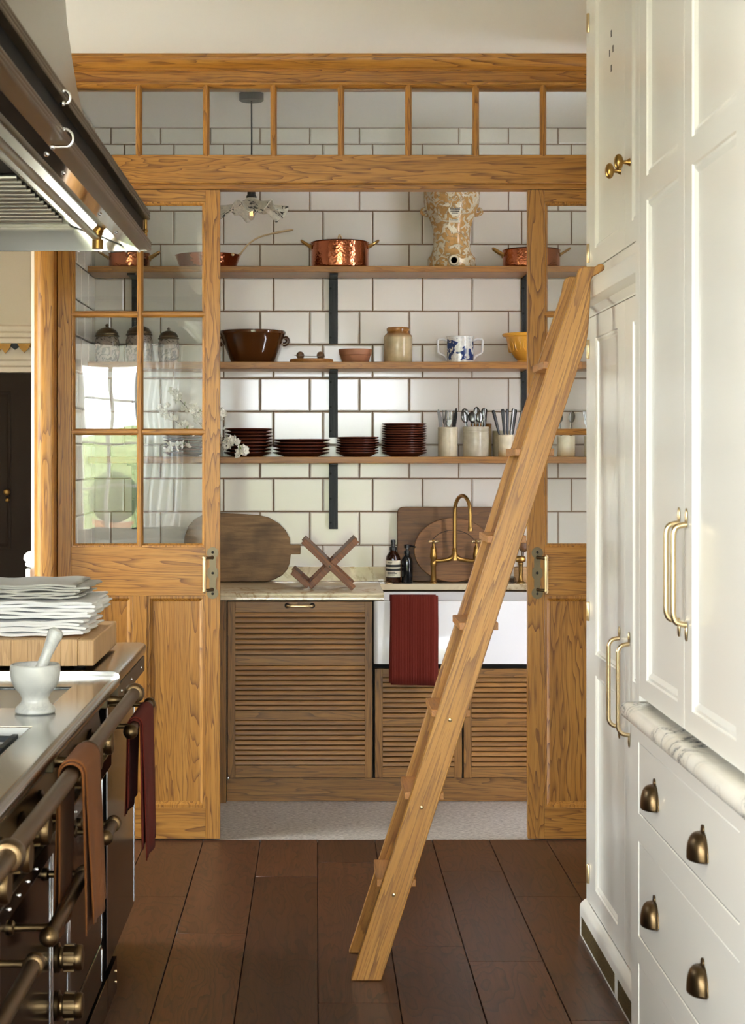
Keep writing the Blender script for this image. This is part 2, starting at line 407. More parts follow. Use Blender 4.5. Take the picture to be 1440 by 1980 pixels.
# ------------------------------------------------------------------ mesh building
class MB:
    """collects shapes; build() links them as ONE mesh object"""
    def __init__(self):
        self.v = []; self.f = []
    def add(self, vs, fs):
        o = len(self.v)
        self.v += [tuple(p) for p in vs]
        self.f += [tuple(i + o for i in f) for f in fs]
        return o
    def hexa(self, c):
        return self.add(c, [(0, 1, 2, 3), (4, 7, 6, 5), (0, 4, 5, 1), (1, 5, 6, 2), (2, 6, 7, 3), (3, 7, 4, 0)])
    def box(self, x0, x1, y0, y1, z0, z1):
        self.hexa([(x0, y0, z0), (x1, y0, z0), (x1, y1, z0), (x0, y1, z0), (x0, y0, z1), (x1, y0, z1), (x1, y1, z1), (x0, y1, z1)])
        return self
    def mbox(self, mp, u0, u1, v0, v1, w0, w1):
        self.hexa([mp(*p) for p in ((u0, v0, w0), (u1, v0, w0), (u1, v1, w0), (u0, v1, w0), (u0, v0, w1), (u1, v0, w1), (u1, v1, w1), (u0, v1, w1))])
        return self
    def prism(self, pts, axis, a0, a1, mp=None):
        if mp is None:
            mp = {'x': lambda p, a: (a, p[0], p[1]), 'y': lambda p, a: (p[0], a, p[1]), 'z': lambda p, a: (p[0], p[1], a)}[axis]
        n = len(pts)
        vs = [mp(p, a0) for p in pts] + [mp(p, a1) for p in pts]
        fs = [tuple(range(n)), tuple(range(2 * n - 1, n - 1, -1))]
        fs += [(i, (i + 1) % n, n + (i + 1) % n, n + i) for i in range(n)]
        self.add(vs, fs)
        return self
    def lathe(self, prof, o=(0, 0, 0), axis='z', seg=28, wob=None):
        vs = []
        m = len(prof)
        for r, h in prof:
            for k in range(seg):
                a = 2 * PI * k / seg
                rr = r if wob is None else r + wob(a, r, h)
                p = (rr * math.cos(a), rr * math.sin(a), h)
                if axis == 'x': p = (p[2], p[0], p[1])
                elif axis == 'y': p = (p[0], p[2], p[1])
                vs.append((p[0] + o[0], p[1] + o[1], p[2] + o[2]))
        fs = [(i * seg + k, i * seg + (k + 1) % seg, (i + 1) * seg + (k + 1) % seg, (i + 1) * seg + k) for i in range(m - 1) for k in range(seg)]
        if prof[0][0] > 1e-6: fs.append(tuple(range(seg)))
        if prof[-1][0] > 1e-6: fs.append(tuple((m - 1) * seg + k for k in range(seg - 1, -1, -1)))
        self.add(vs, fs)
        return self
    def tube(self, pts, r, seg=10, flat=1.0):
        pts = [Vector(p) for p in pts]
        n = len(pts)
        rs = r if isinstance(r, (list, tuple)) else [r] * n
        vs = []
        up = None
        for i in range(n):
            t = (pts[min(i + 1, n - 1)] - pts[max(i - 1, 0)]).normalized()
            if up is None:
                up = Vector((0, 0, 1)) if abs(t.z) < 0.9 else Vector((0, 1, 0))
            a = t.cross(up).normalized(); b = a.cross(t).normalized(); up = b
            for k in range(seg):
                an = 2 * PI * k / seg
                vs.append(pts[i] + a * rs[i] * math.cos(an) + b * rs[i] * flat * math.sin(an))
        fs = [(i * seg + k, i * seg + (k + 1) % seg, (i + 1) * seg + (k + 1) % seg, (i + 1) * seg + k) for i in range(n - 1) for k in range(seg)]
        fs += [tuple(range(seg)), tuple((n - 1) * seg + k for k in range(seg - 1, -1, -1))]
        self.add(vs, fs)
        return self
    def ball(self, c, r, sx=1, sy=1, sz=1, seg=16, rings=10):
        prof = [(r * math.sin(PI * i / rings), -r * math.cos(PI * i / rings)) for i in range(rings + 1)]
        s = len(self.v)
        self.lathe([(max(p[0], 1e-7), p[1]) for p in prof], (0, 0, 0), 'z', seg)
        for i in range(s, len(self.v)):
            v = self.v[i]
            self.v[i] = (v[0] * sx + c[0], v[1] * sy + c[1], v[2] * sz + c[2])
        return self
    def grid(self, fn, nu, nv):
        vs = [fn(i / nu, j / nv) for i in range(nu + 1) for j in range(nv + 1)]
        fs = [(i * (nv + 1) + j, (i + 1) * (nv + 1) + j, (i + 1) * (nv + 1) + j + 1, i * (nv + 1) + j + 1) for i in range(nu) for j in range(nv)]
        self.add(vs, fs)
        return self
    def xf(self, M, start=0):
        for i in range(start, len(self.v)):
            self.v[i] = tuple(M @ Vector(self.v[i]))
        return self
    def build(self, name, mat, parent=None, origin=None, bevel=0.0, solid=0.0, subsurf=0, angle=38, local=False, weld=False, bseg=2):
        if parent is not None and not local:
            M = parent.matrix_basis.inverted() if parent.parent is None else (parent.parent.matrix_basis @ parent.matrix_basis).inverted()
            o = None
        elif origin is not None:
            M = Matrix.Translation(-Vector(origin))
        else:
            M = Matrix.Identity(4)
        me = bpy.data.meshes.new(name)
        me.from_pydata([tuple(M @ Vector(p)) for p in self.v], [], self.f)
        bm = bmesh.new(); bm.from_mesh(me)
        if weld: bmesh.ops.remove_doubles(bm, verts=bm.verts, dist=1e-5)
        bmesh.ops.recalc_face_normals(bm, faces=bm.faces)
        bm.to_mesh(me); bm.free()
        me.shade_smooth()
        me.set_sharp_from_angle(angle=math.radians(angle))
        me.materials.append(mat)
        ob = bpy.data.objects.new(name, me)
        COL.objects.link(ob)
        if parent is not None: ob.parent = parent
        elif origin is not None: ob.location = origin
        if solid:
            s = ob.modifiers.new('thickness', 'SOLIDIFY'); s.thickness = solid; s.offset = 0
        if bevel:
            b = ob.modifiers.new('soft_edges', 'BEVEL'); b.width = bevel; b.segments = bseg; b.limit_method = 'ANGLE'; b.angle_limit = math.radians(40)
            b.harden_normals = False
        if subsurf:
            s = ob.modifiers.new('smooth', 'SUBSURF'); s.levels = subsurf; s.render_levels = subsurf
        return ob

def tag(o, label, cat, group=None, kind=None):
    o['label'] = label
    if cat: o['category'] = cat
    if group: o['group'] = group
    if kind: o['kind'] = kind
    return o
def thing(name, label, cat, loc=(0, 0, 0), group=None, kind=None):
    o = bpy.data.objects.new(name, None)
    COL.objects.link(o)
    o.location = loc
    o.empty_display_size = 0.1
    return tag(o, label, cat, group, kind)
def struct(o, label, cat):
    return tag(o, label, cat, None, 'structure')
def copy_tree(o, parent=None):
    c = o.copy(); COL.objects.link(c)
    if parent is not None: c.parent = parent
    for ch in list(o.children): copy_tree(ch, c)
    return c
def bx(name, mat, parent, x0, x1, y0, y1, z0, z1, bevel=0.0):
    return MB().box(x0, x1, y0, y1, z0, z1).build(name, mat, parent, bevel=bevel)
def rrect(x0, x1, z0, z1, r, n=6):
    pts = []
    for cx, cz, a0 in ((x1 - r, z1 - r, 0), (x0 + r, z1 - r, 90), (x0 + r, z0 + r, 180), (x1 - r, z0 + r, 270)):
        for i in range(n + 1):
            a = math.radians(a0 + 90 * i / n)
            pts.append((cx + r * math.cos(a), cz + r * math.sin(a)))
    return pts
def arc(c, r, a0, a1, n):
    return [(c[0] + r * math.cos(math.radians(a0 + (a1 - a0) * i / n)), c[1] + r * math.sin(math.radians(a0 + (a1 - a0) * i / n))) for i in range(n + 1)]
def smooth_path(pts, n=6):
    """Catmull-Rom through the points"""
    P = [Vector(p) for p in pts]
    out = []
    for i in range(len(P) - 1):
        a, b, c, d = P[max(i - 1, 0)], P[i], P[i + 1], P[min(i + 2, len(P) - 1)]
        for k in range(n):
            t = k / n
            out.append(0.5 * ((2 * b) + (c - a) * t + (2 * a - 5 * b + 4 * c - d) * t * t + (3 * b - a - 3 * c + d) * t ** 3))
    out.append(P[-1])
    return out
def frame_mesh(mb, mp, U0, U1, V0, V1, holes, thick, mold=0.0, mdepth=0.0):
    """a slab with rectangular holes, front at w = 0, and a sloped moulding running into each hole"""
    us = sorted({U0, U1, *[h[0] for h in holes], *[h[1] for h in holes]})
    vs = sorted({V0, V1, *[h[2] for h in holes], *[h[3] for h in holes]})
    for i in range(len(us) - 1):
        for j in range(len(vs) - 1):
            u, v = (us[i] + us[i + 1]) / 2, (vs[j] + vs[j + 1]) / 2
            if any(h[0] < u < h[1] and h[2] < v < h[3] for h in holes): continue
            mb.add([mp(us[i], vs[j], 0), mp(us[i + 1], vs[j], 0), mp(us[i + 1], vs[j + 1], 0), mp(us[i], vs[j + 1], 0)], [(0, 1, 2, 3)])
    mb.add([mp(U0, V0, 0), mp(U1, V0, 0), mp(U1, V1, 0), mp(U0, V1, 0), mp(U0, V0, -thick), mp(U1, V0, -thick), mp(U1, V1, -thick), mp(U0, V1, -thick)],
           [(0, 1, 5, 4), (1, 2, 6, 5), (2, 3, 7, 6), (3, 0, 4, 7)])
    for h in holes:
        a = [(h[0], h[2]), (h[1], h[2]), (h[1], h[3]), (h[0], h[3])]
        steps = [(0.0, 0.0), (mold * 0.12, -mdepth * 0.45), (mold * 0.45, -mdepth * 0.30), (mold * 0.8, -mdepth * 0.8), (mold, -mdepth)]
        rings = [[mp(p[0] + s * (1 if p[0] == h[0] else -1), p[1] + s * (1 if p[1] == h[2] else -1), w) for p in a] for s, w in steps]
        allv = [p for r in rings for p in r]
        fs = [(k * 4 + i, k * 4 + (i + 1) % 4, (k + 1) * 4 + (i + 1) % 4, (k + 1) * 4 + i) for k in range(len(rings) - 1) for i in range(4)]
        mb.add(allv, fs)
    return mb
def ordinal(n):
    return ['first', 'second', 'third', 'fourth', 'fifth', 'sixth', 'seventh', 'eighth', 'ninth', 'tenth', 'eleventh', 'twelfth', 'thirteenth', 'fourteenth', 'fifteenth', 'sixteenth'][n - 1]

# ------------------------------------------------------------------ the setting
YP = 6.735            # front face of the oak partition
YB = 8.168            # tiled back wall of the pantry
CEIL = 3.095
ceil = MB().box(-2.5, 1.75, -2.4, 8.8, CEIL, CEIL + 0.1).build('ceiling', PLASTER)
struct(ceil, 'plain off white plaster ceiling over kitchen and pantry', 'ceiling')

fl = thing('floor', 'dark brown wide oak floorboards running towards the pantry', 'floor', (0, 0, 0), None, 'structure')
MB().box(-2.5, 1.6, -2.4, 6.80, -0.08, -0.012).box(-2.5, -1.1, 6.80, 8.8, -0.08, -0.012).build('subfloor', GAP, fl)
PW = 0.2265
known = {-2: [5.9], -1: [5.446, 3.9], 0: [6.18, 4.3], 1: [6.40, 4.75], 2: [6.6, 5.3], 3: [6.26, 5.14], 4: [5.9, 4.6], 5: [6.1]}
idx = 0
for k in range(-11, 7):
    x0, x1 = k * PW + 0.004, (k + 1) * PW + 0.004
    kk = k + 2 if k < 0 else k + 1
    kk = {-3: -2, -2: -1, -1: 0, 0: 1, 1: 2, 2: 3, 3: 4, 4: 5}.get(k, None)
    end = 6.775 if x0 > -1.2 else 8.75
    cuts = sorted(known.get(kk, [5.0 + 1.2 * random.random()]))
    y = cuts[0]
    while y > -2.2:
        y -= random.uniform(1.3, 2.2); cuts.insert(0, max(y, -2.38))
    if end > 8: cuts.append(cuts[-1] + 1.3)
    cuts.append(end)
    for a, b in zip(cuts[:-1], cuts[1:]):
        if b - a < 0.02: continue
        d = random.uniform(-0.0006, 0.0006)
        MB().box(x0 + 0.0014, x1 - 0.0014, a + 0.0006, b - 0.0006, -0.012, d - 0.0006).build('plank', FLOOR_OAK, fl, bevel=0.0012, bseg=1)
pf = MB().box(-1.12, 1.72, 6.775, 8.3, -0.08, -0.002).build('floor_pantry', TERRAZZO)
struct(pf, 'grey speckled stone pantry floor beyond the sliding doors', 'floor')

def wall_with_hole(mb, axis, a0, a1, t0, t1, holes, z0=0.0, z1=CEIL):
    cuts = sorted({a0, a1, *[h[0] for h in holes], *[h[1] for h in holes]})
    def put(p, q, za, zb):
        if axis == 'x': mb.box(p, q, t0, t1, za, zb)
        else: mb.box(t0, t1, p, q, za, zb)
    for p, q in zip(cuts[:-1], cuts[1:]):
        h = [h for h in holes if h[0] <= p + 1e-6 and h[1] >= q - 1e-6]
        if not h: put(p, q, z0, z1)
        else:
            put(p, q, z0, h[0][2]); put(p, q, h[0][3], z1)
    return mb
struct(wall_with_hole(MB(), 'x', -2.5, 1.6, -2.4, -2.2, [WIN_REAR, WIN_RIGHT]).build('wall_rear', PLASTER), 'plaster wall behind the viewer with two windows', 'wall')
struct(wall_with_hole(MB(), 'y', -2.2, 8.8, -2.5, -2.3, [WIN_LEFT, WIN_HALL]).build('wall_left_outer', PLASTER), 'plaster outer wall on the far left with windows', 'wall')
struct(MB().box(1.5, 1.6, -2.2, 6.72, 0, CEIL).build('wall_right', PLASTER), 'plaster wall behind the cream cupboards', 'wall')
struct(MB().box(-2.3, -1.70, 2.0, 2.1, 0, CEIL).box(-1.80, -1.70, 2.1, 5.45, 0, CEIL).box(-2.3, -1.80, 5.35, 5.45, 0, CEIL).build('wall_left', PLASTER), 'plaster wall behind the range cooker', 'wall')

# windows of the room (seen in the polished surfaces) and the garden they look on to
def window(n, axis, a0, a1, z0, z1, t, cols, rows, label):
    w = thing('window_%d' % n, label, 'window', (0, 0, 0), None, 'structure')
    mp = (lambda u, v, d: (u, t + d, v)) if axis == 'x' else (lambda u, v, d: (t + d, u, v))
    f = MB()
    for b in ((a0, a0 + 0.05, z0, z1), (a1 - 0.05, a1, z0, z1), (a0, a1, z0, z0 + 0.06), (a0, a1, z1 - 0.05, z1)): f.mbox(mp, b[0], b[1], b[2], b[3], -0.04, 0.04)
    f.build('window_frame', TRIM_WHITE, w)
    for c in range(1, cols):
        u = a0 + (a1 - a0) * c / cols
        MB().mbox(mp, u - 0.016, u + 0.016, z0, z1, -0.02, 0.02).build('glazing_bar', TRIM_WHITE, w)
    for r in range(1, rows):
        v = z0 + (z1 - z0) * r / rows
        MB().mbox(mp, a0, a1, v - 0.012, v + 0.012, -0.018, 0.018).build('glazing_bar', TRIM_WHITE, w)
    MB().mbox(mp, a0 + 0.01, a1 - 0.01, z0 + 0.01, z1 - 0.01, -0.003, 0.003).build('window_pane', GLASS, w)
window(1, 'x', *WIN_REAR, -2.28, 2, 4, 'leaded garden window behind the viewer on the left')
window(2, 'x', *WIN_RIGHT, -2.28, 3, 4, 'glazed garden doors straight behind the viewer')
window(3, 'y', *WIN_LEFT, -2.38, 5, 4, 'tall garden window in the outer left wall')
window(4, 'y', *WIN_HALL, -2.38, 2, 4, 'hall window in the outer left wall')
g = MB().box(-14, 10, -14, -2.4, -0.35, -0.25).box(-14, -2.5, -2.4, 12, -0.35, -0.25).build('ground_garden', PAVING)
struct(g, 'pale garden paving outside the windows', 'ground')
def hedge_mesh(x0, x1, y0, y1, h):
    mb = MB()
    n = 40
    def f(u, v):
        a = v * PI
        r = mnoise.noise(Vector((u * 14, v * 6, x0))) * 0.25
        along = u
        cx = x0 + (x1 - x0) * along; cy = y0 + (y1 - y0) * along
        dx, dy = (y1 - y0), -(x1 - x0)
        L = math.hypot(dx, dy); dx /= L; dy /= L
        w = math.cos(a) * (0.7 + r); z = math.sin(a) ** 0.6 * h * (1 + r * 0.6) - 0.25
        return (cx + dx * w, cy + dy * w, z)
    return mb.grid(f, n, 12)
tag(hedge_mesh(-9, 8, -8.5, -8.5, 2.0).build('garden_hedge', HEDGE), 'clipped green hedge beyond the garden windows behind the viewer', 'hedge')
tag(hedge_mesh(-10.5, -10.5, -6, 12, 2.0).build('garden_hedge', HEDGE), 'clipped green hedge beyond the windows of the left wall', 'hedge')
t = thing('potted_topiary', 'round clipped topiary in a terracotta pot outside the window behind', 'plant', (-2.0, -3.2, -0.25))
MB().box(-2.3, -1.7, -3.5, -2.9, -0.25, 0.55).build('stone_plinth', PAVING, t)
MB().lathe([(0.12, 0.55), (0.17, 0.86), (0.19, 0.86), (0.19, 0.9), (0.15, 0.9), (0.0, 0.88)], (-2.0, -3.2, 0)).build('pot', TERRACOTTA, t)
MB().ball((-2.0, -3.2, 1.12), 0.23, seg=24, rings=16).build('foliage', HEDGE, t)
cu = MB().grid(lambda u, v: (-1.56 + 0.30 * u, -2.12 + 0.03 * math.sin(u * 32), 0.05 + 2.6 * v), 60, 4).build('curtain', LINEN_WHITE, solid=0.004)
tag(cu, 'white curtain hanging beside the window behind the viewer', 'curtain')

# hall seen at the far left
hw = thing('wall_hall', 'beige hall wall with stepped mouldings seen left of the oak post', 'wall', (0, 0, 0), None, 'structure')
YH = 8.6
MB().box(-2.3, -1.12, YH, YH + 0.2, 1.945, CEIL).box(-2.3, -2.2, YH, YH + 0.2, 0, 1.945).build('plaster', HALL_PAINT, hw)
prof = [(YH, 2.205), (YH - 0.015, 2.205), (YH - 0.015, 2.185), (YH - 0.03, 2.175), (YH - 0.03, 2.15), (YH - 0.05, 2.14), (YH - 0.05, 2.12), (YH - 0.075, 2.11), (YH - 0.075, 2.088), (YH, 2.088)]
MB().prism(prof, 'x', -2.29, -1.14).build('cornice_moulding', HALL_PAINT, hw)
prof = [(YH, 2.035), (YH - 0.01, 2.035), (YH - 0.01, 2.01), (YH - 0.025, 2.0), (YH - 0.025, 1.978), (YH - 0.045, 1.968), (YH - 0.045, 1.945), (YH, 1.945)]
MB().prism(prof, 'x', -2.29, -1.14).build('architrave', HALL_PAINT, hw)
d3 = thing('door_3', 'dark brown panelled door in the hall beyond the oak post', 'door', (0, 0, 0), None, 'structure')
mpn = lambda u, v, w: (u, YH + 0.06 - w, v)
frame_mesh(MB(), mpn, -2.2, -1.14, 0.0, 1.945, [(-2.15, -1.99, 1.05, 1.85), (-1.9, -1.55, 1.05, 1.85), (-2.15, -1.99, 0.12, 0.9), (-1.9, -1.55, 0.12, 0.9)], 0.04, 0.03, 0.015).build('door_leaf', DARK_DOOR, d3)
MB().box(-2.18, -1.5, YH + 0.075, YH + 0.09, 0.1, 1.9).build('door_panel', DARK_DOOR, d3)
MB().ball((-1.566, YH + 0.03, 1.34), 0.018).lathe([(0.008, 0), (0.008, 0.04)], (-1.566, YH + 0.02, 1.34), 'y', 10).ball((-1.566, YH + 0.045, 1.30), 0.012).build('door_knob', BRASS, d3)
vl = thing('gilt_leaf_valance', 'gilt and black leaf fringe under the hall cornice at far left', 'valance', (-1.5, YH - 0.03, 2.088))
x = -1.98; i = 0
rv = random.Random(3)
while x < -1.15:
    w = rv.uniform(0.045, 0.075); h = rv.uniform(0.03, 0.06)
    MB().prism([(x, 2.088), (x + w, 2.088), (x + w * 0.85, 2.088 - h * 0.5), (x + w * 0.5, 2.088 - h), (x + w * 0.2, 2.088 - h * 0.55)], 'y', YH - 0.045 - 0.012 * (i % 2), YH - 0.035 - 0.012 * (i % 2)).build('leaf', IRON if i % 3 == 1 else GILT, vl)
    x += w * 0.72; i += 1

# pantry side walls: tile inside, painted outside with a tiled dado and a moulded cap tile
pl = thing('wall_left_pantry', 'white wall end and tiled left wall of the pantry beside the oak post', 'wall', (0, 0, 0), None, 'structure')
MB().box(-1.137, -1.066, 6.80, 8.8, 0, CEIL).build('plaster', TRIM_WHITE, pl)
cap = [(-1.137, 1.145), (-1.150, 1.142), (-1.164, 1.128), (-1.166, 1.112), (-1.160, 1.104), (-1.154, 1.102), (-1.160, 1.094), (-1.158, 1.086), (-1.152, 1.082), (-1.137, 1.080)]
MB().prism(cap, 'y', 6.79, 8.5).prism([(-1.137, 1.145), (-1.137, 1.08), (-1.10, 1.08), (-1.10, 1.145)], 'y', 6.78, 6.80).build('dado_cap', SINK_WHITE, pl)
z = 1.074
while z > 0.05:
    MB().box(-1.157, -1.137, 6.786, 8.5, max(z - 0.158, 0.0), z).build('dado_tile', SINK_WHITE, pl, bevel=0.002, bseg=1)
    z -= 0.163
pr_ = thing('wall_right_pantry', 'cream tiled right wall of the pantry beyond the cream cupboards', 'wall', (0, 0, 0), None, 'structure')
MB().box(1.6205, 1.72, 6.84, 8.3, 0, CEIL).build('grout', GROUT, pr_)
wb = thing('wall_back', 'cream glazed brick tiles in brown grout on the pantry back wall', 'wall', (0, 0, 0), None, 'structure')
MB().box(-1.14, 1.72, YB + 0.006, YB + 0.12, 0, CEIL).build('grout', GROUT, wb)
def tile_bm(w, h, t=0.007, e=0.005):
    b = MB()
    b.add([(0, 0, 0), (w, 0, 0), (w, 0, h), (0, 0, h), (0, -t * 0.5, 0), (w, -t * 0.5, 0), (w, -t * 0.5, h), (0, -t * 0.5, h), (e, -t, e), (w - e, -t, e), (w - e, -t, h - e), (e, -t, h - e)],
          [(0, 1, 5, 4), (1, 2, 6, 5), (2, 3, 7, 6), (3, 0, 4, 7), (4, 5, 9, 8), (5, 6, 10, 9), (6, 7, 11, 10), (7, 4, 8, 11), (8, 9, 10, 11)])
    return b
TP, TR, TJ = 0.2378, 0.1600, 0.0052
tile_cache = {}
TILE_LAST = [None]
def put_tile(parent, x0, x1, z0, z1, rz, org):
    w, h = round(x1 - x0 - TJ, 4), round(z1 - z0 - TJ, 4)
    if w < 0.012 or h < 0.012: return
    key = (w, h)
    if key not in tile_cache:
        o = tile_bm(w, h).build('tile', TILE, None, angle=12)
        COL.objects.unlink(o)
        tile_cache[key] = o
    c = tile_cache[key].copy()
    COL.objects.link(c)
    c.parent = parent
    TILE_LAST[0] = c
    dx = x0 + TJ / 2
    c.location = org(dx, z0 + TJ / 2)
    c.rotation_euler = (random.gauss(0, 0.002), random.gauss(0, 0.0005), rz + random.gauss(0, 0.002))
ztop = 2.696 + TR * 2
rows = []
zz = ztop
k = 0
rows.append((CEIL, zz, 0.0))
while zz > 0.93:
    rows.append((zz, max(zz - TR, 0.925), 0)); zz -= TR
# rows counted from the joint at 2.696: an even row starts its joints at -0.4455, an odd one at -0.271
for (z1, z0, _) in rows:
    kk = round((2.696 - z1) / TR) if z1 < CEIL else -3
    off = -0.4455 if kk % 2 == 0 else -0.271
    n0 = math.floor((-1.066 - off) / TP)
    xx = off + n0 * TP
    while xx < 1.62:
        put_tile(wb, max(xx, -1.066), min(xx + TP, 1.62), z0, z1, 0.0, lambda a, b: (a, YB + 0.007, b))
        xx += TP
MB().box(-1.0665, -1.0660, 6.84, YB, 0, CEIL).build('grout', GROUT, pl)
for (z1, z0, _) in rows:
    kk = round((2.696 - z1) / TR) if z1 < CEIL else -3
    off = YB - (0.13 if kk % 2 else 0.235)
    yy = YB
    nxt = off
    while yy > 6.86:
        a = max(nxt, 6.84)
        put_tile(pl, a, yy, z0, z1, PI / 2, lambda p, q: (-1.0661, p, q))
        yy = nxt; nxt -= TP

for (z1, z0, _) in rows:
    kk = round((2.696 - z1) / TR) if z1 < CEIL else -3
    yy = YB; nxt = YB - (0.11 if kk % 2 else 0.20)
    while yy > 6.86:
        put_tile(pr_, max(nxt, 6.845), yy, z0, z1, -PI / 2, lambda p, q: (1.6201, 0, q))
        TILE_LAST[0].location.y = yy - TJ / 2
        yy = nxt; nxt -= TP

# ------------------------------------------------------------------ the oak glazed partition with its transom
pt = thing('wall_partition', 'golden oak glazed partition with a row of transom panes above the opening', 'partition', (0, 0, 0), None, 'structure')
XL, XR = -1.20, 1.62
cv_ = [(YP - 0.066 + 0.056 * (1 - math.cos(math.radians(q))), 3.081 - 0.036 * math.sin(math.radians(q))) for q in range(0, 91, 10)]
MB().prism([(YP - 0.072, CEIL), (YP - 0.072, 3.081)] + cv_ + [(YP - 0.010, 3.041), (YP, 3.040), (YP, 3.0), (YP + 0.1, 3.0), (YP + 0.1, CEIL)], 'x', XL, XR).build('cornice', OAK['x'], pt)
MB().prism([(YP, 3.0), (YP - 0.006, 2.996), (YP - 0.006, 2.988), (YP + 0.004, 2.984), (YP + 0.012, 2.978), (YP + 0.09, 2.978), (YP + 0.09, 3.0)], 'x', XL, XR).build('bead', OAK['x'], pt)
MB().box(XL, XR, YP, YP + 0.1, 2.600, 2.712).build('transom_rail', OAK['x'], pt, bevel=0.002)
MB().box(XL, XR, YP + 0.022, YP + 0.1, 2.580, 2.5995).build('head_track', OAK['x'], pt, bevel=0.002)
TPX = 0.2663
mun = [(-0.012, 0.03), (0.012, 0.03), (0.013, 0.012), (0.010, 0.004), (0.005, -0.002), (-0.005, -0.002), (-0.010, 0.004), (-0.013, 0.012)]
xs = [-0.7025 + TPX * i for i in range(-1, 9)]
for xm in xs:
    MB().prism([(p[0] + xm, p[1] + YP) for p in mun], 'z', 2.706, 2.990).build('muntin', OAK['z'], pt)
for i in range(len(xs) + 1):
    a = XL if i == 0 else xs[i - 1]; b = XR if i == len(xs) else xs[i]
    if b - a < 0.05: continue
    MB().box(a + 0.008, b - 0.008, YP + 0.034, YP + 0.038, 2.708, 2.984).build('pane', GLASS, pt)
post = [(-1.113, 6.83), (-1.113, 6.735)] + [(-1.113 + 0.045 - 0.045 * math.cos(a), 6.735 - 0.05 * math.sin(a)) for a in [math.radians(q) for q in range(10, 91, 10)]] + [(-1.040, 6.684), (-1.0305, 6.690), (-1.0295, 6.83)]
MB().prism(post, 'z', 0, 2.600).build('post', OAK['z'], pt)

def oak_door(num, label, x0, x1, cols, stile_l, stile_r, Y=6.762):
    """sliding glazed door; cols are the glass columns (x0, x1)"""
    d = thing('door_%d' % num, label, 'door', (0, 0, 0), None, 'structure')
    s = 3300.0 / Y
    zf = lambda py: EYE - (py - CY) / s
    mp = lambda u, v, w: (u, Y - w, v)
    T = 0.042
    z0, z1 = 0.006, 2.578
    gt, gb, lk_t, lk_b, pb = zf(390), zf(1058), zf(1058), zf(1152), zf(1562)
    MB().box(x0, stile_l, Y, Y + T, z0, z1).build('stile', OAK['z'], d, bevel=0.0015)
    MB().box(stile_r, x1, Y, Y + T, z0, z1).build('stile', OAK['z'], d, bevel=0.0015)
    MB().box(stile_l, stile_r, Y, Y + T, gt, z1).build('rail', OAK['x'], d, bevel=0.001)
    MB().box(stile_l, stile_r, Y, Y + T, lk_b, lk_t).build('rail', OAK['x'], d, bevel=0.001)
    MB().box(stile_l, stile_r, Y, Y + T, z0, pb).build('rail', OAK['x'], d, bevel=0.001)
    mids = [(cols[i][1] + cols[i + 1][0]) / 2 for i in range(len(cols) - 1)]
    ring = MB()
    frame_mesh(ring, mp, stile_l, stile_r, gb, gt, [], 0.0)
    ring = MB()
    def mould(mb, h, m, dp):
        a = [(h[0], h[2]), (h[1], h[2]), (h[1], h[3]), (h[0], h[3])]
        steps = [(0.0, 0.0), (0.001, -0.004), (m * 0.45, -dp * 0.25), (m * 0.8, -dp * 0.8), (m, -dp)]
        rg = [[mp(p[0] + q * (1 if p[0] == h[0] else -1), p[1] + q * (1 if p[1] == h[2] else -1), w) for p in a] for q, w in steps]
        mb.add([p for r in rg for p in r], [(k * 4 + i, k * 4 + (i + 1) % 4, (k + 1) * 4 + (i + 1) % 4, (k + 1) * 4 + i) for k in range(len(rg) - 1) for i in range(4)])
    mould(ring, (stile_l, stile_r, gb, gt), 0.014, 0.018)
    ring.build('glazing_moulding', OAK['z'], d)
    for m in mids:
        MB().prism([(p[0] + m, p[1] + Y + 0.004) for p in mun], 'z', gb, gt).build('muntin', OAK['z'], d)
    zm = [zf(607), zf(835)]
    edges = [stile_l] + mids + [stile_r]
    hm = [(p[1] + Y + 0.004, p[0]) for p in mun]
    for i in range(len(edges) - 1):
        for z in zm:
            MB().prism([(p[0], p[1] + z) for p in hm], 'x', edges[i] + (0.009 if i else 0), edges[i + 1] - (0.009 if i < len(edges) - 2 else 0)).build('muntin', OAK['x'], d)
    zs = [gb] + zm[::-1] + [gt]
    for i in range(len(edges) - 1):
        for a, b in zip(zs[:-1], zs[1:]):
            MB().box(edges[i] + 0.006, edges[i + 1] - 0.006, Y + 0.020, Y + 0.024, a + 0.006, b - 0.006).build('pane', GLASS, d)
    # two panels below the lock rail
    mw = 0.0285
    for i in range(len(edges) - 1):
        a = edges[i] + (mw if i else 0); b = edges[i + 1] - (mw if i < len(edges) - 2 else 0)
        if i: MB().box(edges[i] - mw, edges[i] + mw, Y, Y + T, pb, lk_b).build('mullion', OAK['z'], d, bevel=0.001)
        ring = MB(); mould(ring, (a, b, pb, lk_b), 0.024, 0.014)
        ring.build('panel_moulding', OAK['z'], d)
        MB().box(a + 0.015, b - 0.015, Y + 0.0145, Y + 0.03, pb + 0.015, lk_b - 0.015).build('panel', OAK['z'], d)
    return d
d1 = oak_door(1, 'left golden oak sliding door with six panes, partly behind the hood', X(111, 6.762), X(425, 6.762), [(X(145, 6.762), X(264, 6.762)), (X(276, 6.762), X(395, 6.762))], X(138, 6.762), X(397, 6.762))
xr0 = X(1020.5, 6.762); wd = X(425, 6.762) - X(111, 6.762)
d2 = oak_door(2, 'right oak sliding door with panes, half hidden by the cream cupboard', xr0, xr0 + wd, [(xr0 + 0.07, xr0 + 0.31), (xr0 + 0.337, xr0 + 0.58)], X(1052.5, 6.762), xr0 + wd - 0.056)

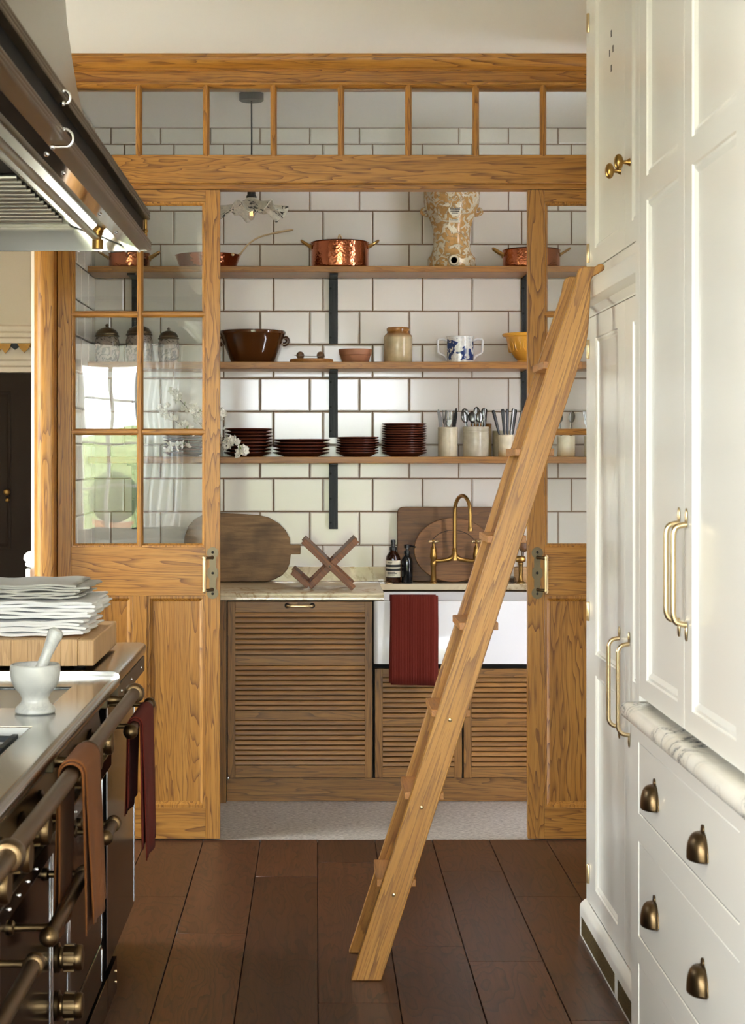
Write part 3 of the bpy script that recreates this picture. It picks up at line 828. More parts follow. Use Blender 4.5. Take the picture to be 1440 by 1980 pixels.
def door_pull(door, cxp, side):
    Y = 6.762
    s = 3300.0 / Y
    zf = lambda py: EYE - (py - CY) / s
    cx = X(cxp, Y)
    zt, zb, zm_ = zf(1069), zf(1147), zf(1108)
    right = []
    R = 0.0225
    w = 0.0125
    right += [(-R * math.cos(math.radians(a)) * -1, zt + R * math.sin(math.radians(a))) for a in range(90, -61, -15)]
    right += [(w, zt - 0.026), (w, zm_ + 0.024), (w + 0.008, zm_ + 0.012), (w + 0.0085, zm_ - 0.012), (w, zm_ - 0.024), (w, zb + 0.026)]
    right += [(R * math.cos(math.radians(a)), zb + R * math.sin(math.radians(a))) for a in range(60, -91, -15)]
    left = [(-p[0], p[1]) for p in right[::-1]]
    pts = [(cx + p[0], p[1]) for p in right + left[1:-1]]
    pl_ = MB().prism(pts, 'y', Y - 0.003, Y - 0.0002).build('pull_plate', BRONZE, door)
    screws = MB()
    for z in (zt + 0.002, zm_, zb - 0.002): screws.lathe([(0.0055, 0), (0.0045, -0.002), (0, -0.003)], (cx, Y - 0.003, z), 'y', 12)
    screws.build('screw', GAP, pl_)
    bxp = cx + side * 0.030
    zt2, zb2 = zf(1078), zf(1140)
    bar = MB().lathe([(0.004, zb2 - 0.012), (0.0065, zb2 - 0.008), (0.008, zb2 - 0.003), (0.0065, zb2 + 0.004), (0.0075, zb2 + 0.012), (0.0075, zt2 - 0.012), (0.0065, zt2 - 0.004), (0.008, zt2 + 0.003), (0.0065, zt2 + 0.008), (0.0, zt2 + 0.013)], (bxp, Y - 0.045, 0), 'z', 16)
    bar.build('pull_bar', BRASS_BRIGHT, pl_)
    for z in (zt2, zb2):
        MB().tube([(cx + side * 0.002, Y - 0.003, z), (cx + side * 0.004, Y - 0.02, z), (bxp, Y - 0.045, z)], [0.008, 0.0055, 0.006], 10).build('pull_arm', BRASS_DULL, pl_)
door_pull(d1, 411, -1)
door_pull(d2, 1038.5, 1)

# ------------------------------------------------------------------ pantry furniture
SY0, SY1 = 7.895, YB - 0.0005          # shelf front and back
SHELF_Z = {1: (2.374, 2.403), 2: (1.927, 1.960), 3: (1.489, 1.520)}
for n, lab in ((1, 'top oak wall shelf carrying copper pans and the tall urn'), (2, 'middle oak wall shelf carrying bowls, jars and the blue mug'), (3, 'lowest oak wall shelf carrying brown plates and cutlery jars')):
    z0, z1 = SHELF_Z[n]
    o = MB().box(-1.060, 1.60, SY0, SY1, z0, z1).build('wall_shelf', SHELF_OAK, None, origin=(0.27, 8.03, z0), bevel=0.0025)
    tag(o, lab, 'shelf', 'oak pantry shelves')
def bracket(xc, n, lab):
    z = SHELF_Z[n][0]
    t = thing('shelf_bracket', lab, 'bracket', (xc, SY1, z - 0.32), 'iron shelf brackets')
    b = MB().box(xc - 0.021, xc + 0.021, SY1 - 0.017, SY1 - 0.008, z - 0.315, z - 0.001)
    b.box(xc - 0.012, xc - 0.003, SY1 - 0.0195, SY1 - 0.016, z - 0.31, z - 0.03).box(xc + 0.004, xc + 0.011, SY1 - 0.0185, SY1 - 0.016, z - 0.31, z - 0.03)
    b.build('upright', IRON, t, bevel=0.0015)
    MB().box(xc - 0.019, xc + 0.019, SY0 + 0.035, SY1 - 0.012, z - 0.009, z - 0.001).build('arm', IRON, t, bevel=0.0015)
    for q in (0.05, 0.17, 0.285):
        MB().lathe([(0.006, 0), (0.005, -0.003), (0, -0.004)], (xc - 0.013, SY1 - 0.017, z - q), 'y', 10).build('screw', CAVITY, t)
for n, wd_ in ((1, 'top'), (2, 'middle'), (3, 'lowest')):
    bracket(0.080, n, 'black iron bracket under the %s shelf, in the middle of the opening' % wd_)
    if n < 3: bracket(1.000, n, 'black iron bracket under the %s shelf beside the right door stile' % wd_)
    bracket(-0.862, n, 'black iron bracket under the %s shelf, behind the left glazed door' % wd_)

CF = 7.50            # cabinet fronts
mpf = lambda u, v, w: (u, CF - w, v)
def slat_door(parent, x0, x1, z0, z1, groups, handle=None):
    """framed door of narrow louvres between plain boards; groups: list of ('s'|'b', z0, z1)"""
    sw = 0.034
    st = groups[-1][1]; sb = groups[0][2]
    MB().box(x0, x0 + sw, CF, CF + 0.022, z0, z1).build('stile', DARK_OAK['z'], parent, bevel=0.001)
    MB().box(x1 - sw, x1, CF, CF + 0.022, z0, z1).build('stile', DARK_OAK['z'], parent, bevel=0.001)
    MB().box(x0 + sw, x1 - sw, CF, CF + 0.022, groups[0][1], z1).build('rail', DARK_OAK['x'], parent, bevel=0.001)
    MB().box(x0 + sw, x1 - sw, CF + 0.0185, CF + 0.022, z0, z1).build('backing', DARK_OAK['x'], parent)
    cache = {}
    for kind, a, b in groups:
        if kind == 'b':
            MB().box(x0 + sw, x1 - sw, CF + 0.001, CF + 0.02, b + 0.001, a - 0.001).build('board', DARK_OAK['x'], parent, bevel=0.001)
        else:
            n = max(1, round((a - b) / 0.0232)); p = (a - b) / n
            for i in range(n):
                zt = a - i * p
                key = round(p, 5)
                if key not in cache:
                    prof = [(0.016, -p * 0.02), (0.006, -p * 0.02), (0.001, -p * 0.12), (-0.003, -p * 0.55), (-0.0035, -p * 0.76), (-0.001, -p * 0.87), (0.006, -p * 0.92), (0.016, -p * 0.92)]
                    m = MB().prism(prof, 'x', x0 + sw, x1 - sw)
                    cache[key] = m.build('slat', SLAT_OAK, parent, local=True)
                    o = cache[key]
                else:
                    o = cache[key].copy(); COL.objects.link(o); o.parent = parent
                o.location = (-parent.location.x, CF - parent.location.y, zt - parent.location.z)

S_ = 440.0
cz = lambda py: EYE - (py - CY) / S_
cxx = lambda px: (px - CX) / S_
bc = thing('slatted_base_cabinet', 'brown oak base cabinet with louvred front left of the sink', 'cabinet', (-0.07, 7.8, 0.0), 'brown oak cabinets under the counter')
xa, xb = cxx(440), cxx(720)
MB().box(-1.05, cxx(722), CF + 0.025, YB - 0.01, 0.1, 0.888).build('carcass', DARK_OAK['x'], bc)
MB().box(cxx(424.5) - 0.02, cxx(437), CF - 0.004, CF + 0.05, 0.0, 0.888).build('end_panel', DARK_OAK['z'], bc)
MB().box(-1.05, cxx(424.5) - 0.024, CF, CF + 0.03, 0.0, 0.888).build('end_panel', DARK_OAK['z'], bc)
MB().box(cxx(438), cxx(722), CF + 0.0225, CF + 0.03, 0.104, 0.888).build('reveal', CAVITY, bc)
slat_door(bc, xa, xb, cz(1504), cz(1163.5), [('s', cz(1184), cz(1267)), ('b', cz(1267), cz(1287)), ('s', cz(1287), cz(1374)), ('b', cz(1374), cz(1393)), ('s', cz(1393), cz(1480)), ('b', cz(1480), cz(1504))])
h = MB().tube(smooth_path([(cxx(555), CF, cz(1171)), (cxx(556), CF - 0.022, cz(1171)), (cxx(564), CF - 0.03, cz(1171)), (cxx(594), CF - 0.03, cz(1171)), (cxx(603), CF - 0.022, cz(1171)), (cxx(604), CF, cz(1171))], 5), 0.006, 10)
hd = h.build('handle', BRASS_BRIGHT, bc)
for xq in (cxx(555), cxx(604)):
    MB().lathe([(0.012, 0), (0.010, -0.006), (0.007, -0.012), (0, -0.012)], (xq, CF, cz(1171)), 'y', 14).build('handle_rose', GAP, hd)
MB().box(cxx(438), 1.60, CF + 0.03, CF + 0.05, 0.0, 0.104).build('kick_board', DARK_OAK['x'], bc)
MB().lathe([(0.005, 0), (0.005, -0.006), (0, -0.007)], (cxx(441), CF + 0.002, cz(1505)), 'y', 8).build('hinge_pin', STEEL, bc)
sc_ = thing('slatted_sink_cabinet', 'brown oak cabinet with two louvred doors under the white sink', 'cabinet', (0.62, 7.8, 0.0), 'brown oak cabinets under the counter')
MB().box(cxx(724), 1.45, CF + 0.026, YB - 0.01, 0.104, 0.600).build('carcass', DARK_OAK['x'], sc_)
MB().box(cxx(723), 1.45, CF + 0.0225, CF + 0.028, 0.104, 0.604).build('reveal', CAVITY, sc_)
for a, b in ((cxx(725), cxx(893)), (cxx(896.5), cxx(1064))):
    slat_door(sc_, a, b, cz(1504), cz(1293), [('s', cz(1310), cz(1389)), ('b', cz(1389), cz(1405)), ('s', cz(1405), cz(1483)), ('b', cz(1483), cz(1504))])
# counter tops
ct = thing('marble_counter', 'cream marble counter with upstand under the leaning round-ended board', 'counter', (-0.4, 7.8, 0.89))
prof = [(7.478, 0.925), (7.470, 0.921), (7.470, 0.912), (7.474, 0.909), (7.472, 0.905), (7.472, 0.893), (7.476, 0.890), (YB - 0.002, 0.890), (YB - 0.002, 0.925)]
MB().prism(prof, 'x', -1.06, X(742, 7.47)).build('slab', CREAM_MARBLE, ct)
MB().box(-1.06, X(768, 8.15), YB - 0.022, YB - 0.0015, 0.9255, 0.995).build('upstand', CREAM_MARBLE, ct, bevel=0.002)
ld = MB().box(X(742, 7.47) + 0.002, 1.55, 7.985, YB - 0.002, 0.896, 0.925).build('marble_ledge', CREAM_MARBLE, None, origin=(0.9, 8.07, 0.896), bevel=0.002)
tag(ld, 'cream marble ledge behind the sink carrying the brass tap', 'ledge')
# fireclay sink, hollow
sk = thing('fireclay_sink', 'white fireclay trough sink with a red towel over its front', 'sink', (0.63, 7.7, 0.606))
sx0, sx1, sy0, sy1, sz0, sz1 = X(723, 7.45), 1.06, 7.45, 7.983, 0.607, 0.8893
b = MB()
o = rrect(sx0, sx1, sy0, sy1, 0.02, 4); n_ = len(o)
inn = rrect(sx0 + 0.03, sx1 - 0.03, sy0 + 0.03, sy1 - 0.03, 0.04, 4)
lay = [(o, sz0 + 0.008), (o, sz1 - 0.008), (rrect(sx0 + 0.006, sx1 - 0.006, sy0 + 0.006, sy1 - 0.006, 0.018, 4), sz1), (rrect(sx0 + 0.024, sx1 - 0.024, sy0 + 0.024, sy1 - 0.024, 0.036, 4), sz1), (inn, sz1 - 0.008), (inn, sz0 + 0.06), (rrect(sx0 + 0.06, sx1 - 0.06, sy0 + 0.06, sy1 - 0.06, 0.04, 4), sz0 + 0.04)]
vs = [(p[0], p[1], z) for pts, z in lay for p in pts]
fs = [(k * n_ + i, k * n_ + (i + 1) % n_, (k + 1) * n_ + (i + 1) % n_, (k + 1) * n_ + i) for k in range(len(lay) - 1) for i in range(n_)]
fs += [tuple(range(n_)), tuple((len(lay) - 1) * n_ + i for i in range(n_))]
b.add(vs, fs)
b.build('basin', SINK_WHITE, sk)
MB().box(sx0 + 0.002, sx1 - 0.002, 7.975, 7.9845, 0.87, 0.8893).build('rear_rim', SINK_WHITE, sk)

# ------------------------------------------------------------------ ladder
LS = 3300.0 / 4.95
lp = lambda px, py: ((px - CX) / LS, EYE - (py - CY) / LS)
slope = 0.3213
TH = math.atan(slope)
near = [(678, 1897), (737, 1897), (937, 1271), (1073, 845), (1121, 701), (1132, 668), (1137, 640), (1141, 580), (1142, 543), (1146, 535), (1156, 529), (1168, 522), (1169, 514), (1163, 509.5), (1157, 511), (1150, 515.5), (1127, 515.5), (1120, 520), (1116, 530), (1113, 549), (1075, 662), (1012, 860), (908, 1185)]
npts = [lp(*p) for p in near]
npts[0] = (npts[0][0], 0.0); npts[1] = (npts[1][0], 0.0)
far = [p for p in npts]
ladder = thing('library_ladder', 'golden oak step ladder leaning on the ledge of the cream tall cupboard', 'ladder', (0.14, 5.1, 0.0))
st1 = MB().prism(npts, 'y', 4.950, 4.978).build('stile', LADDER_OAK, ladder, bevel=0.0025)
st2 = MB().prism(far, 'y', 5.225, 5.253).build('stile', LADDER_OAK, ladder, bevel=0.0025)
for z in (1.798, 1.544, 1.290, 1.036, 0.782, 0.541, 0.287):
    xl = npts[0][0] + slope * z
    zb_ = z - 0.022
    MB().prism([(xl - 0.016, z), (xl - 0.016, zb_), (xl + 0.098, zb_), (xl + 0.098, z)], 'y', 4.9785, 5.2245).build('tread', TREAD_OAK, ladder, bevel=0.002)
for px, py in ((870, 1392), (815, 1561), (761, 1730)):
    q = lp(px, py)
    MB().lathe([(0.006, 0), (0.005, -0.003), (0.002, -0.0045), (0, -0.0045)], (q[0], 4.950, q[1]), 'y', 12).build('screw', BRASS_BRIGHT, ladder)

# ------------------------------------------------------------------ cream cupboards on the right
def painted_door(parent, Xf, d0, d1, z0, z1, panels, name='door', mold=0.018, md=0.010):
    mp = lambda u, v, w: (Xf - w, u, v)
    o = frame_mesh(MB(), mp, d0, d1, z0, z1, panels, 0.022, mold, md).build(name, PAINT, parent, angle=25, weld=True)
    for p in panels:
        MB().box(Xf + md - 0.001, Xf + md + 0.006, p[0] + mold * 0.8, p[1] - mold * 0.8, p[2] + mold * 0.8, p[3] - mold * 0.8).build('panel', PAINT, o)
    return o
def bow_handle(parent, Xf, D, zt, zb, out=0.033):
    x = Xf
    pts = [(x - 0.002, D, zt - 0.030), (x - 0.012, D, zt - 0.0315), (x - 0.024, D, zt - 0.036), (x - out + 0.001, D, zt - 0.048), (x - out, D, zt - 0.066), (x - out, D, (zt + zb) / 2), (x - out, D, zb + 0.066), (x - out + 0.001, D, zb + 0.048), (x - 0.024, D, zb + 0.036), (x - 0.012, D, zb + 0.0315), (x - 0.002, D, zb + 0.030)]
    m = MB().tube(smooth_path(pts, 5), 0.0062, 12)
    for z in (zt - 0.014, zb + 0.014):
        m.ball((x - 0.003, D, z), 1.0, 0.0035, 0.007, 0.0185, 12, 8)
    return m.build('bow_handle', BRASS_BRIGHT, parent)
TX = 0.858
tc = thing('tall_cupboard', 'cream tall cupboard with panelled doors and a ledge holding the ladder', 'cupboard', (1.15, 4.8, 0.0))
MB().box(TX + 0.024, 1.49, 4.16, 5.43, 0.115, 2.04).build('carcass', PAINT, tc)
MB().box(TX, TX + 0.03, 5.373, 5.43, 0.09, 2.04).box(TX, TX + 0.03, 4.16, 5.373, 1.957, 2.04).box(TX, TX + 0.03, 4.16, 5.43, 0.09, 0.113).build('face_frame', PAINT, tc, bevel=0.001)
MB().box(TX + 0.0225, TX + 0.028, 4.165, 5.38, 0.1, 1.96).build('reveal', GAP, tc)
MB().prism([(TX, 2.040), (TX - 0.046, 2.040), (TX - 0.056, 2.034), (TX - 0.058, 2.024), (TX - 0.058, 1.996), (TX - 0.054, 1.986), (TX - 0.046, 1.982), (TX - 0.016, 1.980), (TX - 0.012, 1.972), (TX - 0.004, 1.966), (TX, 1.962)], 'y', 4.16, 5.27).build('ledge', PAINT, tc)
DM = 4.752
lowers = []
for a, b in ((DM + 0.0015, 5.371), (4.17, DM - 0.0015)):
    lowers.append(painted_door(tc, TX, a, b, 0.117, 1.954, [(a + 0.115, b - 0.115, 0.91, 1.887), (a + 0.115, b - 0.115, 0.183, 0.847)]))
bow_handle(lowers[0], TX, 4.825, 1.037, 0.727)
bow_handle(lowers[1], TX, 4.674, 1.037, 0.727)
for zc in (1.858, 1.033, 0.207):
    hg = MB().lathe([(0.005, -0.03), (0.006, -0.028), (0.006, 0.028), (0.005, 0.03)], (TX - 0.003, 5.3735, zc), 'z', 10).build('hinge', BRASS_BRIGHT, tc)
pn = MB().prism([(TX, 0.113), (TX - 0.006, 0.110), (TX - 0.018, 0.098), (TX - 0.020, 0.088), (TX - 0.020, 0.0), (TX + 0.03, 0.0), (TX + 0.03, 0.113)], 'y', 4.16, 5.436).build('plinth', PAINT, tc)
for a, b in ((4.80, 5.395), (4.17, 4.745)):
    MB().box(TX - 0.0215, TX - 0.0195, a, b, 0.010, 0.066).build('vent_grille', GRILLE, pn)
tu = thing('top_cupboard', 'cream upper cupboard with brass knobs above the ledge', 'cupboard', (1.15, 4.8, 2.041))
MB().box(TX + 0.024, 1.49, 4.16, 5.43, 2.042, CEIL - 0.001).build('carcass', PAINT, tu)
MB().box(TX, TX + 0.03, 5.373, 5.43, 2.042, CEIL - 0.001).box(TX, TX + 0.03, 4.16, 5.373, 2.042, 2.098).box(TX, TX + 0.03, 4.16, 5.373, 3.03, CEIL - 0.001).build('face_frame', PAINT, tu, bevel=0.001)
MB().box(TX + 0.0225, TX + 0.028, 4.165, 5.38, 2.08, 3.04).build('reveal', GAP, tu)
ups = []
for a, b in ((DM + 0.0015, 5.371), (4.17, DM - 0.0015)):
    ups.append(painted_door(tu, TX, a, b, 2.101, 3.027, [(a + 0.10, b - 0.105, 2.162, 2.93)]))
for dr, D in ((ups[0], 4.820), (ups[1], 4.676)):
    z = 2.327
    kn = MB().lathe([(0.011, 0.0), (0.010, 0.003), (0.006, 0.008), (0.0055, 0.018), (0.009, 0.024)], (0, 0, 0), 'x', 16)
    kn.ball((0.031, 0, 0), 1.0, 0.013, 0.0155, 0.0225, 16, 12)
    kn.xf(Matrix.Translation((TX, D, z)) @ Matrix.Diagonal((-1, 1, 1, 1)))
    kn.build('knob', BRASS, dr)
for zc in (2.885, 2.16):
    MB().lathe([(0.005, -0.03), (0.006, -0.028), (0.006, 0.028), (0.005, 0.03)], (TX - 0.003, 5.3735, zc), 'z', 10).build('hinge', BRASS_BRIGHT, tu)
for px, py, L in ((1175.5, 65, 11), (1179, 94, 10), (1172.5, 103, 10), (1175.5, 132, 11)):
    D = TX * FPX / (px - CX) * 1.0
    z = Z(py, D)
    MB().box(TX + 0.0085, TX + 0.0105, D - 0.006, D + 0.006, z - 0.010, z + 0.010).build('vent_slot', GAP, ups[0])

DX = 0.765
db = thing('drawer_unit', 'cream drawer unit with brass cup pulls under the marble top', 'drawers', (1.1, 3.4, 0.0))
MB().box(DX + 0.03, 1.49, 2.3, 4.15, 0.0, 0.888).build('carcass', PAINT, db)
mpd = lambda u, v, w: (DX - w, u, v)
drs = [(0.672, 0.842), (0.380, 0.606), (0.085, 0.316)]
cols_ = [(3.09, 4.06), (2.36, 3.02)]
holes = [(c[0], c[1], z0, z1) for c in cols_ for z0, z1 in drs]
frame_mesh(MB(), mpd, 2.3, 4.15, 0.0, 0.888, holes, 0.031, 0.002, 0.002).build('face_frame', PAINT, db, weld=True, angle=25)
MB().box(DX + 0.020, DX + 0.029, 2.32, 4.1, 0.05, 0.87).build('reveal', GAP, db)
for ci, c in enumerate(cols_):
    for z0, z1 in drs:
        d = MB().box(DX + 0.0015, DX + 0.02, c[0] + 0.003, c[1] - 0.003, z0 + 0.003, z1 - 0.003).build('drawer_front', PAINT, db, bevel=0.0015)
        zc = (z0 + z1) / 2 - 0.018
        for D in ((c[0] + 0.292, c[1] - 0.195) if ci == 0 else (c[0] + 0.2, c[1] - 0.2)):
            cp = MB()
            def shell(u, v):           # a dome over half an ellipse, open below, with a short skirt
                fi = PI * u
                ps = max(0.0, (v - 0.15) / 0.85) * PI / 2
                k = math.cos(ps) ** 0.6
                zz_ = zc - 0.010 + 0.046 * math.sin(ps) - (0.006 * (0.15 - v) / 0.15 if v < 0.15 else 0)
                return (DX - 0.002 - 0.028 * math.sin(fi) ** 0.8 * k, D - 0.043 * math.cos(fi) * k, zz_)
            cp.grid(shell, 20, 10)
            cp_o = cp.build('cup_pull', BRASS_DULL, d, solid=0.0025, angle=60)
            bp_ = MB().prism([(D + 0.046 * math.cos(math.radians(q)), zc - 0.013 + 0.054 * math.sin(math.radians(q))) for q in range(0, 181, 12)], 'x', DX - 0.0015, DX + 0.001)
            bp_.prism([(D + 0.010 * math.cos(math.radians(q)), zc + 0.042 + 0.010 * math.sin(math.radians(q))) for q in range(0, 360, 24)], 'x', DX - 0.0025, DX + 0.001)
            bp_.build('pull_back_plate', BRASS_DULL, d)
MX = 0.730
mt = MB()
nose = [(1.49, 0.930), (MX + 0.02, 0.930)] + [(MX + 0.020 + 0.020 * math.cos(math.radians(a)), 0.910 + 0.020 * math.sin(math.radians(a))) for a in range(100, 261, 16)] + [(MX + 0.02, 0.890), (1.49, 0.890)]
mt.prism(nose, 'y', 2.28, 4.118)
o_ = mt.build('marble_worktop', MARBLE, None, origin=(1.1, 3.4, 0.89), bevel=0.006, bseg=3, angle=30)
tag(o_, 'white marble worktop with dark veins and rounded nose on the cream drawers', 'worktop')
UX = 0.775
ud = thing('dresser_cupboard', 'cream panelled dresser cupboard standing on the veined marble worktop', 'cupboard', (1.1, 3.4, 0.931))
MB().box(UX + 0.024, 1.49, 2.3, 4.15, 0.932, CEIL - 0.001).build('carcass', PAINT, ud)
MB().box(UX, UX + 0.03, 4.10, 4.15, 0.932, CEIL - 0.001).box(UX, UX + 0.03, 2.3, 4.10, 3.05, CEIL - 0.001).build('face_frame', PAINT, ud)
MB().box(UX + 0.0225, UX + 0.028, 2.31, 4.11, 0.934, 3.06).build('reveal', GAP, ud)
dd = [(3.602, 4.097, (3.662, 4.012)), (3.09, 3.598, (3.155, 3.525)), (2.32, 3.04, (2.42, 2.94))]
dos = []
for a, b, p in dd:
    dos.append(painted_door(ud, UX, a, b, 0.946, 3.047, [(p[0], p[1], 0.993, 2.124), (p[0], p[1], 2.180, 2.98)], mold=0.024, md=0.010))
MB().box(UX, UX + 0.03, 3.04, 3.09, 0.932, 3.05).build('face_frame_stile', PAINT, ud)
bow_handle(dos[0], UX, 3.640, 1.408, 1.140, 0.030)
bow_handle(dos[1], UX, 3.567, 1.408, 1.138, 0.030)

# ------------------------------------------------------------------ range cooker on the left
RX = -0.575           # front of the oven doors
rc = thing('range_cooker', 'dark enamel range cooker with brass knobs, rails and steel hob top', 'cooker', (-0.9, 3.5, 0.0))
Y0, Y1 = 2.30, 4.665
mpt = lambda u, v, w: (u, v, 0.920 + w)
tray1 = (-1.30, -0.638, 4.075, 4.455)
tray2 = (-1.30, -0.632, 3.20, 3.80)
top = frame_mesh(MB(), mpt, -1.69, -0.556, Y0, Y1, [tray1, tray2], 0.036, 0.006, 0.004)
nose = [(-0.556, 0.920)] + [(-0.556 + 0.018 * math.sin(math.radians(a)), 0.902 + 0.018 * math.cos(math.radians(a))) for a in range(10, 171, 20)] + [(-0.556, 0.884)]
top.prism(nose, 'y', Y0, Y1)
wt = top.build('worktop', STEEL, rc, angle=30)
MB().box(-1.29, -0.645, 4.082, 4.448, 0.9085, 0.913).build('hot_plate', STEEL_SATIN, wt, bevel=0.002)
MB().box(-1.30, -0.634, 3.21, 3.79, 0.872, 0.876).box(-1.30, -0.634, 3.792, 3.796, 0.876, 0.918).box(-0.638, -0.634, 3.21, 3.79, 0.876, 0.918).build('hob_well', STEEL_SATIN, wt)
for bxp, byp in ((-0.80, 3.62), (-0.80, 3.37)):
    MB().lathe([(0.05, 0.876), (0.05, 0.886), (0.038, 0.890), (0.036, 0.898), (0.0, 0.900)], (bxp, byp, 0), 'z', 20).build('burner', IRON, wt)
gr = MB()
for yy in (3.30, 3.45, 3.55, 3.70): gr.box(-1.08, -0.655, yy - 0.006, yy + 0.006, 0.902, 0.914)
for xx in (-1.05, -0.90, -0.70, -0.66): gr.box(xx - 0.006, xx + 0.006, 3.26, 3.74, 0.9005, 0.912)
for xx in (-1.05, -0.66):
    for yy in (3.28, 3.72): gr.box(xx - 0.006, xx + 0.006, yy - 0.006, yy + 0.006, 0.8765, 0.905)
gr.build('pan_grate', IRON, wt)
MB().box(-1.69, RX - 0.028, Y0, 4.66, 0.10, 0.883).build('body', ENAMEL, rc)
ap = MB().box(RX - 0.028, RX - 0.002, Y0, 4.66, 0.845, 0.8835).build('apron', BRONZE, rc, bevel=0.002)
# control panel tilts back under the rail, with a screwed lip
MB().prism([(RX - 0.028, 0.845), (RX - 0.012, 0.845), (RX + 0.006, 0.735), (RX - 0.028, 0.735)], 'y', Y0, 4.585).build('control_panel', BRASS_DULL, rc, bevel=0.0015)
lip = MB().prism([(RX - 0.028, 0.7345), (RX + 0.008, 0.7345), (RX + 0.024, 0.728), (RX + 0.024, 0.690), (RX + 0.016, 0.682), (RX - 0.028, 0.682)], 'y', Y0, 4.585).build('lip_strip', ENAMEL, rc, bevel=0.002)
sc2 = MB()
for yy in (2.62, 2.84, 3.06, 3.16, 3.26, 3.36, 3.9, 4.1, 4.3):
    sc2.lathe([(0.0045, 0), (0.004, 0.003), (0, 0.005)], (RX + 0.024, yy, 0.708), 'x', 10)
for yy in (3.3, 3.36, 3.85, 4.15, 4.4): sc2.lathe([(0.004, 0), (0.0035, 0.003), (0, 0.004)], (RX - 0.002, yy, 0.862), 'x', 10)
sc2.build('screws', CHROME, rc)
def control_knob(D, z, x0, r=0.031):
    k = MB().lathe([(r * 1.12, 0.0), (r * 1.15, 0.006), (r * 0.80, 0.010), (r * 0.78, 0.014), (r, 0.017), (r * 1.02, 0.020), (r * 1.0, 0.042), (r * 0.93, 0.0425), (r * 0.93, 0.045), (r * 1.0, 0.0455), (r * 0.99, 0.054), (r * 0.90, 0.058), (0, 0.058)], (x0, D, z), 'x', 28)
    o = k.build('control_knob', BRASS_DULL, rc)
    rib = MB()
    for q in range(0, 360, 45):
        a = math.radians(q + 10)
        c = (D + r * 1.0 * math.cos(a), z + r * 1.0 * math.sin(a))
        rib.box(x0 + 0.019, x0 + 0.041, c[0] - 0.0025, c[0] + 0.0025, c[1] - 0.0025, c[1] + 0.0025)
    rib.build('knob_grip', BRASS_DULL, o)
for D in (2.46, 2.68, 2.90, 3.12, 3.34, 3.56, 3.92, 4.14, 4.36):
    control_knob(D, 0.790, RX - 0.004)
tg = MB().tube([(RX, 3.22, 0.79), (RX + 0.02, 3.22, 0.795), (RX + 0.03, 3.30, 0.800)], 0.005, 8).ball((RX + 0.018, 3.21, 0.795), 0.010)
tg.build('toggle_lever', BRASS_BRIGHT, rc)
def oven_door(d0, d1, z0, z1, h0=None, h1=None, hz=0.637, par=None, lab='oven_door'):
    par = par or rc
    o = MB().box(RX - 0.027, RX, d0, d1, z0, z1).build(lab, ENAMEL, par, bevel=0.004)
    for a, b in ((d0 - 0.002, d0 + 0.010), (d1 - 0.010, d1 + 0.002)):
        MB().box(RX - 0.004, RX + 0.0025, a, b, z0 + 0.01, z1 - 0.01).build('polished_edge', CHROME, o, bevel=0.002)
    if h0 is not None:
        xr = -0.492
        hb = MB().tube([(xr, h0, hz), (xr, h1, hz)], 0.0135, 14)
        hb.lathe([(0.014, -0.016), (0.0185, -0.013), (0.0185, -0.006), (0.016, -0.002), (0.016, 0.002), (0.0185, 0.006), (0.0185, 0.013), (0.014, 0.016)], (xr, h1 - 0.03, hz), 'y', 16)
        ho = hb.build('handle_bar', BRASS_DULL, o)
        MB().ball((xr, h0 - 0.013, hz), 0.0185).build('ball_end', BRASS_DULL, o)
        for yy in (h0 + 0.05, h1 - 0.03):
            MB().lathe([(0.014, 0), (0.014, 0.006), (0.008, 0.010), (0.0065, 0.05), (0.009, 0.074)], (RX, yy, hz), 'x', 14).build('standoff', BRASS_DULL, o)
    return o
oven_door(2.32, 3.06, 0.22, 0.675, 2.36, 3.0)
oven_door(3.08, 3.69, 0.22, 0.675, 3.15, 3.64)
sp = oven_door(3.71, 3.95, 0.22, 0.675)
for z in (0.412, 0.306): control_knob(3.775, z, RX, 0.029)
oven_door(3.97, 4.575, 0.22, 0.675, 3.99, 4.16, 0.632)
oven_door(2.32, 3.69, 0.105, 0.212)
oven_door(3.71, 4.575, 0.105, 0.212)
MB().box(-1.69, RX + 0.005, Y0, 4.66, 0.0, 0.095).build('plinth', ENAMEL, rc, bevel=0.002)
xr, zr = -0.490, 0.884
rl = MB().tube([(xr, Y0, zr), (xr, 4.625, zr)], 0.0165, 18).build('guard_rail', BRASS_DULL, rc)
for yy in (2.72, 3.66, 4.59):
    MB().lathe([(0.0175, -0.022), (0.0235, -0.019), (0.026, -0.012), (0.0275, 0), (0.026, 0.012), (0.0235, 0.019), (0.0175, 0.022)], (xr, yy, zr), 'y', 20).build('rail_collar', BRASS_DULL, rl)
    MB().lathe([(0.020, 0), (0.020, 0.004), (0.016, 0.006), (0.0165, 0.012), (0.012, 0.020), (0.0105, 0.044), (0.014, 0.062)], (-0.577, yy, zr - 0.018), 'x', 16).build('rail_standoff', BRASS_DULL, rl)
    MB().box(-0.579, -0.560, yy - 0.026, yy + 0.026, 0.846, 0.8835).build('standoff_plate', BRONZE, rl, bevel=0.002)

